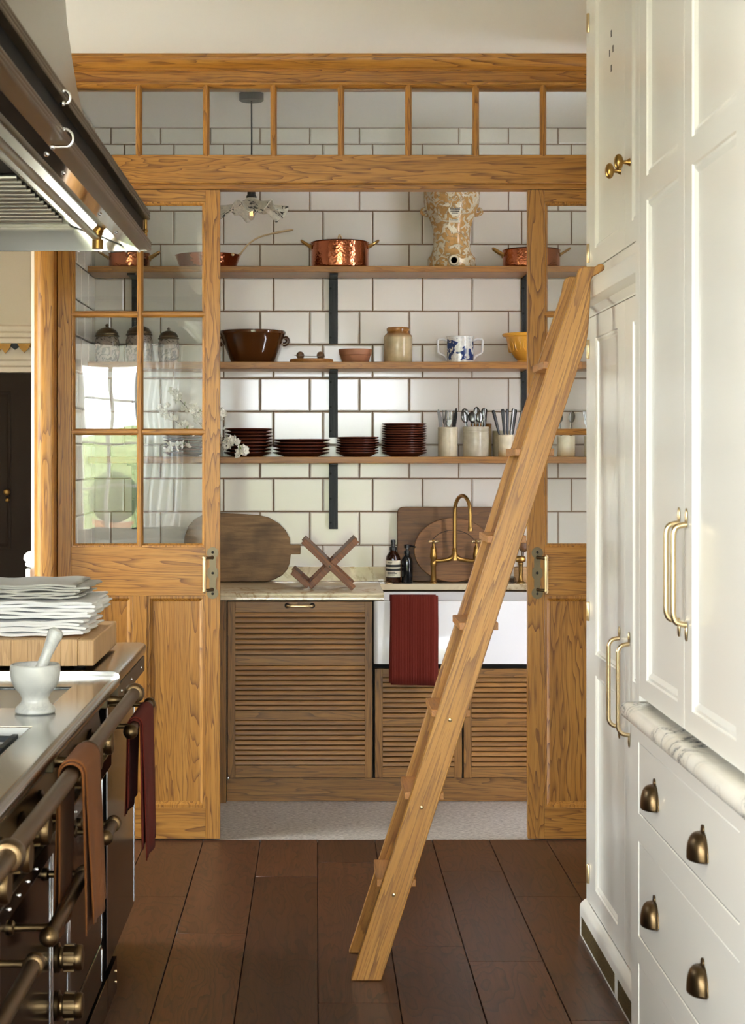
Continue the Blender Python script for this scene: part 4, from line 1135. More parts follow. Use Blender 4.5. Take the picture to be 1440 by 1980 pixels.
su = thing('range_side_unit', 'low dark side unit with steel top and short brass towel rail beyond the cooker', 'cooker', (-0.9, 5.0, 0.0))
nose = [(-1.69, 0.934), (-0.556, 0.934), (-0.541, 0.928), (-0.538, 0.918), (-0.541, 0.900), (-0.556, 0.893), (-1.69, 0.893)]
MB().prism(nose, 'y', 4.670, 5.392).build('steel_top', STEEL, su, bevel=0.002)
MB().box(-0.572, -0.543, 4.675, 5.388, 0.845, 0.8925).build('edge_strip', BRONZE, su, bevel=0.002)
e_s = MB()
for yy in (4.75, 5.0, 5.28): e_s.lathe([(0.005, 0), (0.0045, 0.003), (0, 0.004)], (-0.543, yy, 0.868), 'x', 10)
e_s.build('edge_screws', CHROME, su)
MB().box(-1.69, RX - 0.028, 4.668, 5.385, 0.10, 0.892).build('body', ENAMEL, su)
oven_door(4.672, 5.382, 0.11, 0.843, par=su, lab='cupboard_door')
MB().box(-1.15, -0.63, 4.88, 5.33, 0.0, 0.099).box(-1.69, RX + 0.005, 4.668, 4.87, 0.0, 0.095).build('plinth', ENAMEL, su)
pscr = MB()
for z in (0.03, 0.06): pscr.lathe([(0.004, 0), (0.0035, 0.003), (0, 0.004)], (RX + 0.005, 4.845, z), 'x', 10)
pscr.build('plinth_screws', BRASS_BRIGHT, su)

xs_, zs_ = -0.502, 0.778
tr = MB().tube([(xs_, 4.615, zs_), (xs_, 5.13, zs_)], 0.0125, 14).build('towel_rail', BRASS_DULL, su)
for yy, rr in ((4.605, 0.0205), (5.128, 0.0185)):
    MB().ball((xs_, yy, zs_), rr).build('ball_end', BRASS_DULL, tr)
for yy in (4.70, 5.11):
    MB().lathe([(0.015, 0), (0.014, 0.006), (0.008, 0.012), (0.0065, 0.05), (0.009, 0.066)], (RX, yy, zs_), 'x', 14).build('standoff', BRASS_DULL, tr)

# ------------------------------------------------------------------ hood over the range
hd_ = thing('cooker_hood', 'steel and black cooker hood with brass mouldings at the top left', 'hood', (-0.9, 3.9, 2.17))
HY0, HY1 = 2.30, 5.385
cv = [(-0.56, 2.290), (-0.60, 2.330), (-0.65, 2.400), (-0.70, 2.500), (-0.735, 2.590), (-0.755, 2.680), (-0.772, 2.780), (-0.787, 2.890), (-0.795, 3.0), (-0.798, CEIL - 0.002)]
MB().prism(cv + [(-1.69, CEIL - 0.002), (-1.69, 2.290)], 'y', HY0, HY1 - 0.002).build('canopy', STEEL_SATIN, hd_, angle=25)
MB().prism([(-0.548, 2.195), (-0.548, 2.288), (-1.69, 2.288), (-1.69, 2.275), (-0.562, 2.275), (-0.562, 2.195)], 'y', HY0, HY1).build('fascia', ENAMEL_BLUE, hd_)
ribs = lambda x, zs, r: [q for z in zs for q in [(x + r * math.cos(math.radians(a)), z + r * math.sin(math.radians(a))) for a in range(-90, 91, 30)]]
m1 = [(-0.55, 2.268)] + ribs(-0.530, [2.272, 2.281, 2.290], 0.0045) + [(-0.534, 2.297), (-0.56, 2.300), (-0.60, 2.300), (-0.60, 2.2885), (-0.55, 2.2885)]
MB().prism(m1, 'y', HY0, HY1 + 0.008).build('upper_moulding', BRONZE, hd_, angle=50)
m2 = [(-0.56, 2.170)] + ribs(-0.527, [2.176, 2.186, 2.196], 0.0055) + [(-0.532, 2.203), (-0.547, 2.203), (-0.56, 2.203)]
MB().prism(m2, 'y', HY0, HY1 + 0.008).build('lower_moulding', BRASS_DULL, hd_, angle=50)
MB().tube([(-0.540, HY1 + 0.002, 2.205), (-0.540, HY1 + 0.002, 2.268)], 0.006, 10).ball((-0.540, HY1 + 0.002, 2.232), 0.0085).build('corner_rod', BRASS, hd_)
MB().prism([(-0.562, 2.172), (-0.5605, 2.176), (-0.605, 2.184), (-0.606, 2.180)], 'y', HY0, HY1 - 0.004).build('inner_lip', CHROME, hd_)
MB().prism([(-0.608, 2.183), (-0.607, 2.187), (-0.690, 2.222), (-0.692, 2.218)], 'y', HY0, HY1 - 0.05).build('lower_plate', STEEL_POL, hd_)
MB().prism([(-0.694, 2.216), (-0.693, 2.220), (-0.770, 2.250), (-0.772, 2.246)], 'y', HY0, HY1 - 0.05).build('upper_plate', STEEL_POL, hd_)
ub = MB().tube([(-0.672, HY0, 2.186), (-0.672, 5.16, 2.186)], 0.0105, 14).build('utensil_bar', STEEL_SATIN, hd_)
MB().lathe([(0.0, -0.034), (0.017, -0.034), (0.017, -0.006), (0.011, -0.004), (0.011, 0.006), (0.015, 0.008), (0.015, 0.032), (0.0, 0.032)], (-0.668, 5.21, 2.188), 'z', 18).tube([(-0.672, 5.15, 2.186), (-0.668, 5.20, 2.187)], 0.008, 10).build('lamp_end', BRASS, ub)
MB().prism([(-0.535, 2.168), (-0.535, 2.180), (-0.62, 2.200), (-0.73, 2.245), (-0.80, 2.262), (-1.69, 2.262), (-1.69, 2.168)], 'y', HY1 - 0.012, HY1 + 0.004).build('end_panel', STEEL, hd_)
MB().box(-1.69, -0.773, HY1 - 0.075, HY1 - 0.014, 2.243, 2.262).build('filter_frame', STEEL_SATIN, hd_)
for i in range(12):
    yy = 5.25 - i * 0.072
    MB().tube([(-1.69, yy, 2.250), (-0.782, yy, 2.250)], 0.011, 10).build('baffle_bar', STEEL_SATIN, hd_)
MB().box(-1.69, -0.70, HY0, HY1 - 0.01, 2.264, 2.274).build('filter_backing', GAP, hd_)
nuts = MB()
for xx, yy in ((-0.585, 3.70), (-0.585, 3.95), (-0.587, 4.62), (-0.587, 5.0)): nuts.lathe([(0.006, 0), (0.006, -0.004), (0.003, -0.007), (0, -0.007)], (xx, yy, 2.178), 'z', 8)
for xx in (-0.56, -0.60, -0.68, -0.75): nuts.lathe([(0.005, 0), (0.004, -0.005), (0, -0.006)], (xx, HY1 - 0.006, 2.169), 'z', 8)
nuts.build('fixing_nuts', CHROME, hd_)
def hook(x, D, z, k, arm, lab):
    pts = [(x + k * p, D, z + k * q) for p, q in ((-0.004, -0.016), (0.006, -0.015), (0.013, -0.006), (0.012, 0.006), (0.004, 0.014), (-0.003, 0.015))]
    if arm: pts.insert(0, (x - 0.026, D, z - 0.016 * k))
    m = MB().tube(smooth_path(pts, 5), 0.0036, 10).ball(pts[0], 0.006).ball(pts[-1], 0.0048)
    o = m.build('rail_hook', CHROME, None, origin=(x, D, z))
    tag(o, lab, 'hook', 'hooks on the hood mouldings')
hook(-0.523, 3.54, 2.2660, 0.85, False, 'small chrome hook on the upper moulding of the hood')
hook(-0.520, 3.53, 2.1795, 1.15, True, 'chrome hook with a straight arm on the lower moulding of the hood')

# ------------------------------------------------------------------ cloths on the rails
def drape(mb, xc, zc, r, d0, d1, front, back, wob=0.004, seed=0, spread=0.0, n=16, thick=0.0):
    path = []
    for i in range(13): path.append((xc - r - spread * (1 - i / 12) - 0.0, back + (zc - back) * i / 12, 1 - i / 12))
    for a in range(160, -1, -20): path.append((xc + r * math.cos(math.radians(a)), zc + r * math.sin(math.radians(a)), 0))
    for i in range(1, 13): path.append((xc + r + spread * i / 12, zc + (front - zc) * i / 12, i / 12))
    m = len(path) - 1
    def f(u, v):
        p = path[round(u * m)]
        w = p[2] * wob * (math.sin(v * 9 + seed) + 0.6 * math.sin(v * 17 + seed * 2))
        dd = 0.010 * p[2] * math.sin(seed + p[1] * 9)
        return (p[0] + w, d0 + (d1 - d0) * v + dd, p[1] + 0.006 * p[2] * math.sin(v * 7 + seed))
    return mb.grid(f, m, n)
mb = MB(); drape(mb, xr, zr, 0.0235, 3.40, 3.62, 0.560, 0.560, 0.003, 1, 0.004); drape(mb, xr, zr, 0.0275, 3.42, 3.64, 0.575, 0.530, 0.004, 2.1, 0.014)
o = mb.build('hand_towel', BROWN_CLOTH, None, origin=(xr, 3.52, zr), solid=0.0030, angle=80)
tag(o, 'tan brown ribbed towel folded over the brass rail of the cooker', 'towel')
mb = MB(); drape(mb, xs_, zs_, 0.0160, 4.70, 4.98, 0.435, 0.55, 0.003, 0.4, 0.004); drape(mb, xs_, zs_, 0.0205, 4.715, 5.02, 0.40, 0.52, 0.004, 1.7, 0.010)
o = mb.build('hand_towel', RED_CLOTH, None, origin=(xs_, 4.85, zs_), solid=0.0030, angle=80)
tag(o, 'rust red towel hanging from the short rail at the end of the cooker', 'towel')
# red towel over the sink front
mb = MB()
def sinktowel(mb, x0, x1, zb, off, seed):
    prof = [(7.45 + 0.045 + off * 0, 0.83), (7.4955, 0.895), (7.492, 0.909 + off), (7.47, 0.911 + off), (7.452, 0.9095 + off), (7.4445 - off, 0.900)] + [(7.4435 - off, 0.900 - (0.900 - zb) * i / 10) for i in range(1, 11)]
    m = len(prof) - 1
    def f(u, v):
        p = prof[round(u * m)]
        k = max(0, u - 0.45)
        x = x0 + (x1 - x0) * v
        return (x + 0.006 * k * math.sin(seed + u * 5) + 0.012 * k * (0.5 - v) * -1, p[0] - 0.003 * k * (1 + math.sin(v * 8 + seed)), p[1] - 0.008 * k * v)
    return mb.grid(f, m, 14)
sinktowel(mb, X(758, 7.44), X(847, 7.44), 0.526, 0.0, 0.3); sinktowel(mb, X(754, 7.44), X(843, 7.44), 0.534, 0.0045, 1.0)
o = mb.build('tea_towel', RED_CLOTH_X, None, origin=(0.43, 7.445, 0.9), solid=0.0030, angle=80)
tag(o, 'rust red ribbed towel draped over the front of the white sink', 'towel')

# ------------------------------------------------------------------ on the worktops
bk = thing('chopping_block', 'thick pale end grain chopping block under the folded linen', 'board', (-0.95, 4.98, 0.9345))
bz0, bz1 = 0.9445, 1.017
n_st = 13
for i in range(n_st):
    a = -1.205 + (1.205 - 0.612) * i / n_st; b_ = -1.205 + (1.205 - 0.612) * (i + 1) / n_st
    MB().box(a + 0.0002, b_ - 0.0002, 4.69, 5.225, bz0, bz1).build('stave', MAPLE['z'], bk, bevel=0.0035 if i == n_st - 1 else 0.001)
for xx in (-1.15, -0.66):
    for yy in (4.76, 5.15): MB().lathe([(0.016, 0.9345), (0.018, bz0)], (xx, yy, 0), 'z', 12).build('foot', GAP, bk)
def linen(name, x0, x1, y0, y1, z0, layers, th, seed, mat, lab, ragged=0.02):
    r = random.Random(seed)
    mb = MB()
    z = z0
    W = 26
    for k in range(layers):
        e = x1 - r.uniform(0, ragged) - (0.012 if k % 2 else 0)
        ph, am = r.uniform(0, 6), r.uniform(0.0008, 0.0030)
        d0 = y0 + r.uniform(0, 0.015)
        top, bot = [], []
        def zz(x, y, zb):
            s = (x - x0) / (x1 - x0)
            return zb + am * math.sin(s * 9 + ph) * (0.3 + 0.7 * s) + 0.003 * math.sin(s * 23 + ph * 2 + y * 12) * 0.5
        sec = []
        for i in range(W + 1): sec.append((x0 + (e - x0) * i / W, 0))
        hh = th
        outline = [(p[0], 0) for p in sec] + [(e + hh * 0.45, hh * 0.5)] + [(p[0], hh) for p in sec[::-1]]
        ny = 8
        vs = []; n_o = len(outline)
        for j in range(ny + 1):
            y = d0 + (y1 - d0) * j / ny
            wv = 0.006 * math.sin(j * 1.9 + ph)
            round_ = 0.5 * hh if j in (0, ny) else 0.0
            for (px, pz) in outline:
                q = pz if round_ == 0 else hh / 2 + (pz - hh / 2) * 0.8
                yy = y + (0.0 if j else 0.003) - (0.003 if j == 1 else 0)
                vs.append((px + wv * ((px - x0) / (x1 - x0)) ** 3, yy, zz(px, y, z) + q))
        fs = [(j * n_o + i, j * n_o + (i + 1) % n_o, (j + 1) * n_o + (i + 1) % n_o, (j + 1) * n_o + i) for j in range(ny) for i in range(n_o)]
        fs += [tuple(range(n_o)), tuple(ny * n_o + i for i in range(n_o))]
        mb.add(vs, fs)
        z += hh * 0.98
    o = mb.build(name, mat, None, origin=((x0 + x1) / 2, (y0 + y1) / 2, z0), angle=60)
    tag(o, lab, 'linen', 'folded linen on the chopping block')
    return z
z = linen('folded_linen', -1.12, -0.645, 4.74, 5.12, bz1 + 0.0045, 5, 0.0085, 1, LINEN_WHITE, 'white folded linen at the bottom of the pile on the chopping block', 0.008)
z = linen('folded_linen', -1.13, -0.600, 4.75, 5.14, z + 0.006, 5, 0.0095, 2, LINEN_WHITE, 'white folded linen in the middle of the pile, sticking out furthest', 0.03)
z = linen('folded_linen', -1.13, -0.645, 4.78, 5.12, z + 0.006, 6, 0.0065, 5, LINEN_GREY, 'grey white folded linen on top of the pile with a bunched end', 0.03)

mo = thing('mortar', 'pale marble mortar standing on the steel hob top', 'mortar', (X(68, 4.0), 4.0, 0.9205))
mx = X(68, 4.0)
pf_ = [(0.0, 0.0), (0.044, 0.0), (0.047, 0.003), (0.047, 0.009), (0.044, 0.014), (0.033, 0.024), (0.031, 0.034), (0.036, 0.045), (0.049, 0.060), (0.057, 0.078), (0.059, 0.098), (0.058, 0.111), (0.055, 0.114), (0.050, 0.112), (0.047, 0.10), (0.040, 0.075), (0.025, 0.055), (0.0, 0.050)]
MB().lathe([(r, h + 0.9205) for r, h in pf_], (mx, 4.0, 0), 'z', 40).build('bowl', GREY_MARBLE, mo)
pe = MB().lathe([(0.0, 0.0), (0.014, 0.002), (0.020, 0.012), (0.017, 0.028), (0.013, 0.055), (0.0125, 0.085), (0.0155, 0.115), (0.0185, 0.132), (0.017, 0.143), (0.010, 0.149), (0.0, 0.150)], (0, 0, 0), 'z', 20)
pe.xf(Matrix.Translation((mx - 0.006, 4.0, 0.978)) @ Matrix.Rotation(math.radians(22), 4, 'Y') @ Matrix.Rotation(math.radians(-8), 4, 'X'))
o = pe.build('pestle', GREY_MARBLE, None, origin=(mx, 4.0, 0.978))
tag(o, 'pale marble pestle leaning in the marble mortar', 'pestle')

# ------------------------------------------------------------------ things on the pantry shelves
YS = 8.03
SS = 3300.0 / YS
sx = lambda px: (px - CX) / SS
T1, T2, T3 = 2.4031, 1.9601, 1.5201
def loop_handle(cx, cy, cz, d, up=0.028, out=0.045, w=0.03):
    """cast loop handle at a pot's side; d is -1 or +1 along x"""
    pts = [(cx, cy - w, cz), (cx + d * out * 0.5, cy - w, cz + up * 0.5), (cx + d * out, cy - w * 0.6, cz + up), (cx + d * out * 1.05, cy, cz + up * 1.08), (cx + d * out, cy + w * 0.6, cz + up), (cx + d * out * 0.5, cy + w, cz + up * 0.5), (cx, cy + w, cz)]
    return MB().tube(smooth_path(pts, 4), 0.005, 8)
def copper_pot(px, r, h, lab, lid=True):
    x = sx(px)
    t = thing('copper_pot', lab, 'pot', (x, YS, T1), 'copper pans on the top shelf')
    z = T1
    MB().lathe([(0.0, z), (r - 0.008, z), (r - 0.002, z + 0.004), (r, z + 0.012), (r, z + h - 0.003), (r + 0.003, z + h), (r - 0.001, z + h + 0.001), (r - 0.003, z + h - 0.003), (r - 0.003, z + 0.004), (0.0, z + 0.003)], (x, YS, 0), 'z', 48).build('body', COPPER, t)
    if lid:
        lo = MB().lathe([(r - 0.004, z + h + 0.0015), (r - 0.002, z + h + 0.003), (r * 0.6, z + h + 0.009), (0.0, z + h + 0.012)], (x, YS, 0), 'z', 40).build('lid', COPPER, t)
        MB().tube(smooth_path([(x - 0.022, YS, z + h + 0.010), (x - 0.014, YS, z + h + 0.030), (x, YS, z + h + 0.036), (x + 0.014, YS, z + h + 0.030), (x + 0.022, YS, z + h + 0.010)], 4), 0.0048, 8).xf(Matrix.Translation((x, YS, 0)) @ Matrix.Rotation(1.2, 4, 'Z') @ Matrix.Translation((-x, -YS, 0))).build('lid_handle', BRASS_BRIGHT, lo)
    for d in (-1, 1):
        lh = loop_handle(x + d * (r - 0.001), YS, z + h - 0.020, d)
        for q in (-0.03, 0.03): lh.ball((x + d * r, YS + q, z + h - 0.022), 0.008, 0.5, 1, 1.3)
        lh.build('handle', BRASS, t)
    return t
copper_pot(657, 0.1345, 0.122, 'lidded copper pot with brass loops in the middle of the top shelf')
copper_pot(1027, 0.1340, 0.086, 'low copper pot on the top shelf behind the right door stile')
copper_pot(250, 0.0960, 0.070, 'small copper pot on the top shelf behind the left glass, nearest the hood', False)
t = thing('copper_saute_pan', 'copper saute pan with a long upswept brass handle on the top shelf', 'pan', (sx(402), YS, T1), 'copper pans on the top shelf')
r = 0.152; xx = sx(402); z = T1
MB().lathe([(0.0, z), (r - 0.026, z), (r - 0.020, z + 0.003), (r, z + 0.060), (r + 0.003, z + 0.062), (r - 0.003, z + 0.061), (r - 0.023, z + 0.006), (0.0, z + 0.004)], (xx, YS, 0), 'z', 48).build('body', COPPER, t)
hp = smooth_path([(sx(447), YS, Z(496, YS)), (sx(462), YS, Z(493, YS)), (sx(468), YS - 0.005, Z(487, YS)), (sx(480), YS - 0.01, Z(473, YS)), (sx(500), YS - 0.015, Z(460, YS)), (sx(530), YS - 0.02, Z(452, YS)), (sx(567), YS - 0.02, Z(445, YS))], 5)
MB().tube(hp, [0.0085] * 8 + [0.006] * (len(hp) - 14) + [0.0075] * 4 + [0.008, 0.004], 10, 0.7).ball((sx(452), YS - 0.10, Z(497, YS)), 0.008, 1, 0.5, 1).build('handle', BRASS_BRIGHT, t)

ur = thing('stoneware_water_urn', 'tall tan stoneware water urn with white vine relief and a tap hole', 'urn', (sx(873), YS, T1))
x = sx(873); z = T1; k = 1 / SS
prof = [(0.0, 0.0), (0.110, 0.0), (0.113, 0.006), (0.113, 0.046), (0.110, 0.052), (0.100, 0.062), (0.091, 0.085), (0.086, 0.115), (0.0855, 0.150), (0.089, 0.185), (0.097, 0.215), (0.108, 0.245), (0.118, 0.268), (0.127, 0.29), (0.131, 0.315), (0.132, 0.36), (0.130, 0.42), (0.126, 0.44), (0.110, 0.445), (0.0, 0.445)]
MB().lathe([(r_, h_ + z) for r_, h_ in prof], (x, YS, 0), 'z', 48).build('body', URN_MAT, ur)
MB().lathe([(0.112, 0.4455), (0.122, 0.449), (0.118, 0.456), (0.06, 0.472), (0.014, 0.478), (0.018, 0.49), (0.0, 0.498)], (x, YS, z), 'z', 36).build('lid', URN_MAT, ur)
for d in (-1, 1):
    MB().tube(smooth_path([(x + d * 0.116, YS, z + 0.285), (x + d * 0.136, YS, z + 0.278), (x + d * 0.138, YS, z + 0.262), (x + d * 0.108, YS, z + 0.252)], 4), 0.009, 8).build('lug_handle', URN_MAT, ur)
MB().lathe([(0.026, 0.012), (0.026, -0.010), (0.022, -0.016), (0.016, -0.016), (0.014, -0.008), (0.0, -0.008)], (x + 0.002, YS - 0.108, z + 0.028), 'y', 24).build('tap_boss', CREAM_JAR, ur)
MB().lathe([(0.014, 0), (0.0, 0)], (x + 0.002, YS - 0.1165, z + 0.028), 'y', 20).build('tap_hole', CAVITY, ur)
def curved_patch(cx, cy, rr, pts_uv, th=0.0015, n=None):
    """outline in (arc length, height) wrapped on a cylinder facing the viewer"""
    m = MB()
    n_ = len(pts_uv)
    f = lambda u, v, q: (cx + (rr + q) * math.sin(u / rr), cy - (rr + q) * math.cos(u / rr), v)
    m.add([f(u, v, 0) for u, v in pts_uv] + [f(u, v, th) for u, v in pts_uv], [tuple(range(n_)), tuple(range(2 * n_ - 1, n_ - 1, -1))] + [(i, (i + 1) % n_, n_ + (i + 1) % n_, n_ + i) for i in range(n_)])
    return m
cc = z + 0.262
seal = curved_patch(x, YS, 0.1165, [(0.006 + 0.030 * math.cos(a), cc + 0.029 * math.sin(a)) for a in [2 * PI * i / 28 for i in range(28)]], 0.0025)
seal.build('seal', LABEL_CREAM, ur)
pr2 = MB()
def bars(m, u0, u1, v, h, rr, seed, word=0.006):
    rr_ = random.Random(seed); u = u0
    while u < u1 - 0.001:
        w = min(rr_.uniform(0.0015, 0.0035), u1 - u)
        m2 = curved_patch(x, YS, rr, [(u, v - h / 2), (u + w, v - h / 2), (u + w, v + h / 2), (u, v + h / 2)], 0.0012)
        m.add(m2.v, m2.f); u += w + rr_.uniform(0.0006, 0.0014)
for v, hw, h in ((0.012, 0.018, 0.003), (0.003, 0.024, 0.006), (-0.007, 0.021, 0.005), (-0.016, 0.014, 0.0028)):
    bars(pr2, 0.006 - hw, 0.006 + hw, cc + v, h, 0.1188, int(v * 1000) + 50)
for q in range(24, 157, 11):
    a = math.radians(q); u, v = 0.006 + 0.0245 * math.cos(a), cc + 0.0235 * math.sin(a)
    m2 = curved_patch(x, YS, 0.1188, [(u - 0.0015, v - 0.002), (u + 0.0015, v - 0.002), (u + 0.0015, v + 0.002), (u - 0.0015, v + 0.002)], 0.0012); pr2.add(m2.v, m2.f)
pr2.build('seal_print', LABEL_BLACK, ur)
c2 = z + 0.216
pl2 = curved_patch(x, YS, 0.0985, [(-0.020, c2 - 0.011), (0.026, c2 - 0.011), (0.026, c2 + 0.011), (-0.020, c2 + 0.011)], 0.0035)
pl2.build('plaque', LABEL_CREAM, ur)
pr3 = MB(); bars(pr3, -0.015, 0.021, c2 + 0.004, 0.004, 0.1012, 9); bars(pr3, -0.013, 0.019, c2 - 0.004, 0.003, 0.1012, 10)
pr3.build('plaque_print', LABEL_BLACK, ur)

# pendant lamp
lx, ly = -0.2825, 7.40
pd = thing('pendant_lamp', 'pendant lamp with a crinkled black flecked white glass shade', 'lamp', (lx, ly, 2.55))
MB().lathe([(0.0, CEIL - 0.001), (0.053, CEIL - 0.001), (0.053, CEIL - 0.030), (0.050, CEIL - 0.033), (0.0, CEIL - 0.033)], (lx, ly, 0), 'z', 28).build('ceiling_rose', IRON, pd)
MB().tube([(lx, ly, CEIL - 0.03), (lx + 0.001, ly, 2.9), (lx, ly, 2.69)], 0.0035, 8).build('cord', CORD, pd)
MB().lathe([(0.006, 2.705), (0.009, 2.69), (0.009, 2.675), (0.017, 2.670), (0.018, 2.655), (0.022, 2.650), (0.022, 2.635), (0.0, 2.63)], (lx, ly, 0), 'z', 16).build('lamp_holder', CORD, pd)
def shade(u, v):
    a = 2 * PI * u
    r_ = 0.018 + 0.126 * v
    ru = v ** 1.6
    z_ = 2.643 - 0.062 * v ** 0.7 + ru * (0.020 * math.sin(6 * a + 0.6) + 0.011 * math.sin(13 * a + 1.3)) + 0.006 * math.sin(5 * a) * v
    r2 = r_ * (1 + 0.07 * ru * math.sin(7 * a + 2) + 0.05 * ru * math.cos(12 * a))
    return (lx + r2 * math.cos(a), ly + r2 * math.sin(a), z_)
MB().grid(shade, 96, 12).build('glass_shade', SHADE_MAT, pd, solid=0.003, angle=70, weld=True)
bl = MB().lathe([(0.0, 2.545), (0.008, 2.547), (0.013, 2.556), (0.0145, 2.575), (0.013, 2.60), (0.011, 2.625)], (lx, ly, 0), 'z', 18).build('bulb', BULB, pd)
flm = NT('glowing_filament'); flm.b.inputs['Emission Color'].default_value = (1.0, 0.45, 0.12, 1); flm.b.inputs['Emission Strength'].default_value = 2.0
FIL = flm.set(lin((220, 140, 60)), 0.4)
fl_ = MB()
for q in range(4):
    a = q * PI / 2 + 0.4
    fl_.tube([(lx + 0.004 * math.cos(a), ly + 0.004 * math.sin(a), 2.618), (lx + 0.006 * math.cos(a), ly + 0.006 * math.sin(a), 2.565)], 0.0008, 5)
fl_.build('filament', FIL, bl)

# middle shelf
def lidded_jar(px, r, h, lab, knob=True):
    x = sx(px); z = T2
    t = thing('porcelain_lidded_jar', lab, 'jar', (x, YS, z), 'lidded jars behind the left glass')
    MB().lathe([(0.0, 0.0), (r * 0.92, 0.0), (r * 0.94, 0.006), (r * 0.9, 0.012), (r * 0.98, 0.03), (r, h * 0.3), (r * 0.99, h * 0.55), (r * 0.9, h * 0.64), (r * 0.88, h * 0.66), (0, h * 0.66)], (x, YS, z), 'z', 32).build('body', JAR_MAT, t)
    lo = MB().lathe([(r * 0.96, h * 0.662), (r * 1.0, h * 0.67), (r * 0.98, h * 0.70), (r * 0.90, h * 0.72), (r * 0.92, h * 0.75), (r * 0.72, h * 0.84), (r * 0.40, h * 0.89), (r * 0.16, h * 0.91), (0, h * 0.91)], (x, YS, z), 'z', 32).build('lid', BRASS_DULL, t)
    MB().lathe([(0.004, h * 0.905), (0.006, h * 0.92)], (x, YS, z), 'z', 10).ball((x, YS, z + h * 0.955), h * 0.045).build('knob', BRASS_DULL, lo)
lidded_jar(207, 0.058, 0.185, 'large porcelain jar with gilt lid, nearest the left tiled wall')
lidded_jar(269, 0.063, 0.195, 'largest porcelain jar with gilt lid, in the middle of its row')
lidded_jar(326, 0.050, 0.168, 'smallest porcelain jar with round gilt knob, last of its row')
t = thing('brown_glazed_bowl', 'large dark brown glazed bowl with a curled lug on the middle shelf', 'bowl', (sx(488), YS, T2))
x = sx(488); z = T2
MB().lathe([(0.0, 0.0), (0.098, 0.0), (0.101, 0.004), (0.142, 0.105), (0.150, 0.130), (0.156, 0.136), (0.157, 0.145), (0.153, 0.150), (0.147, 0.148), (0.135, 0.105), (0.094, 0.010), (0.0, 0.008)], (x, YS, z), 'z', 56).build('body', BROWN_GLAZE, t)
for d in (1, -1):
    MB().tube(smooth_path([(x + d * 0.143, YS, z + 0.088), (x + d * 0.158, YS, z + 0.090), (x + d * 0.166, YS, z + 0.106), (x + d * 0.158, YS, z + 0.118), (x + d * 0.149, YS, z + 0.112)], 5), [0.010] * 21, 10).build('lug_handle', BROWN_GLAZE, t)
t = thing('cheese_cutter', 'round wooden cheese board with a wire held between two wooden balls', 'cutter', (sx(602), YS, T2))
MB().lathe([(0.0, 0.0), (0.100, 0.0), (0.102, 0.003), (0.102, 0.015), (0.099, 0.018), (0.0, 0.018)], (sx(602), YS, T2), 'z', 40).build('board', TREAD_OAK, t)
for px in (580.5, 619.5): MB().ball((sx(px), YS - 0.03, T2 + 0.0345), 0.0185).build('ball_handle', BALL_WOOD, t)
MB().tube([(sx(569), YS - 0.048, T2 + 0.0345), (sx(595), YS - 0.05, T2 + 0.030), (sx(628), YS - 0.045, T2 + 0.029)], 0.0015, 6).build('wire', STEEL, t)
o = MB().lathe([(0.0, 0.0), (0.060, 0.0), (0.063, 0.004), (0.070, 0.034), (0.0745, 0.037), (0.079, 0.060), (0.0795, 0.064), (0.075, 0.064), (0.066, 0.034), (0.056, 0.008), (0.0, 0.007)], (sx(687), YS, T2), 'z', 40).build('terracotta_bowl', TERRACOTTA, None, origin=(sx(687), YS, T2))
tag(o, 'small unglazed terracotta bowl on the middle shelf', 'bowl')
o = MB().lathe([(0.0, 0.0), (0.064, 0.0), (0.067, 0.004), (0.067, 0.118), (0.064, 0.130), (0.053, 0.140), (0.051, 0.148), (0.054, 0.152), (0.054, 0.162), (0.050, 0.167), (0.046, 0.165), (0.044, 0.14), (0.0, 0.13)], (sx(769.5), YS, T2), 'z', 40).build('stoneware_jar', STONE_JAR, None, origin=(sx(769.5), YS, T2))
tag(o, 'tan stoneware jar with brown shoulder and rim on the middle shelf', 'jar')
t = thing('two_handled_mug', 'blue and white two handled mug on the middle shelf', 'mug', (sx(889.5), YS, T2))
x = sx(889.5); z = T2
MB().lathe([(0.0, 0.0), (0.060, 0.0), (0.063, 0.003), (0.0635, 0.02), (0.0625, 0.118), (0.0645, 0.124), (0.063, 0.126), (0.059, 0.122), (0.058, 0.012), (0.0, 0.01)], (x, YS, z), 'z', 40).build('body', BLUE_MUG, t)
for d in (-1, 1):
    MB().tube([(x + d * 0.058, YS, z + 0.103), (x + d * 0.078, YS, z + 0.112), (x + d * 0.102, YS, z + 0.111), (x + d * 0.106, YS, z + 0.106), (x + d * 0.103, YS, z + 0.052), (x + d * 0.098, YS, z + 0.045), (x + d * 0.076, YS, z + 0.034), (x + d * 0.065, YS, z + 0.018), (x + d * 0.060, YS, z + 0.012)], 0.0055, 8).build('handle', SINK_WHITE, t)
t = thing('yellow_mixing_bowl', 'yellow glazed mixing bowl half behind the right door stile', 'bowl', (sx(1021), YS, T2))
MB().lathe([(0.0, 0.0), (0.052, 0.0), (0.055, 0.004), (0.053, 0.012), (0.070, 0.030), (0.092, 0.065), (0.103, 0.105), (0.106, 0.119), (0.121, 0.123), (0.125, 0.132), (0.121, 0.137), (0.105, 0.134), (0.096, 0.11), (0.085, 0.065), (0.05, 0.012), (0.0, 0.01)], (sx(1021), 8.012, T2), 'z', 48).build('body', YELLOW_GLAZE, t)
em = MB()
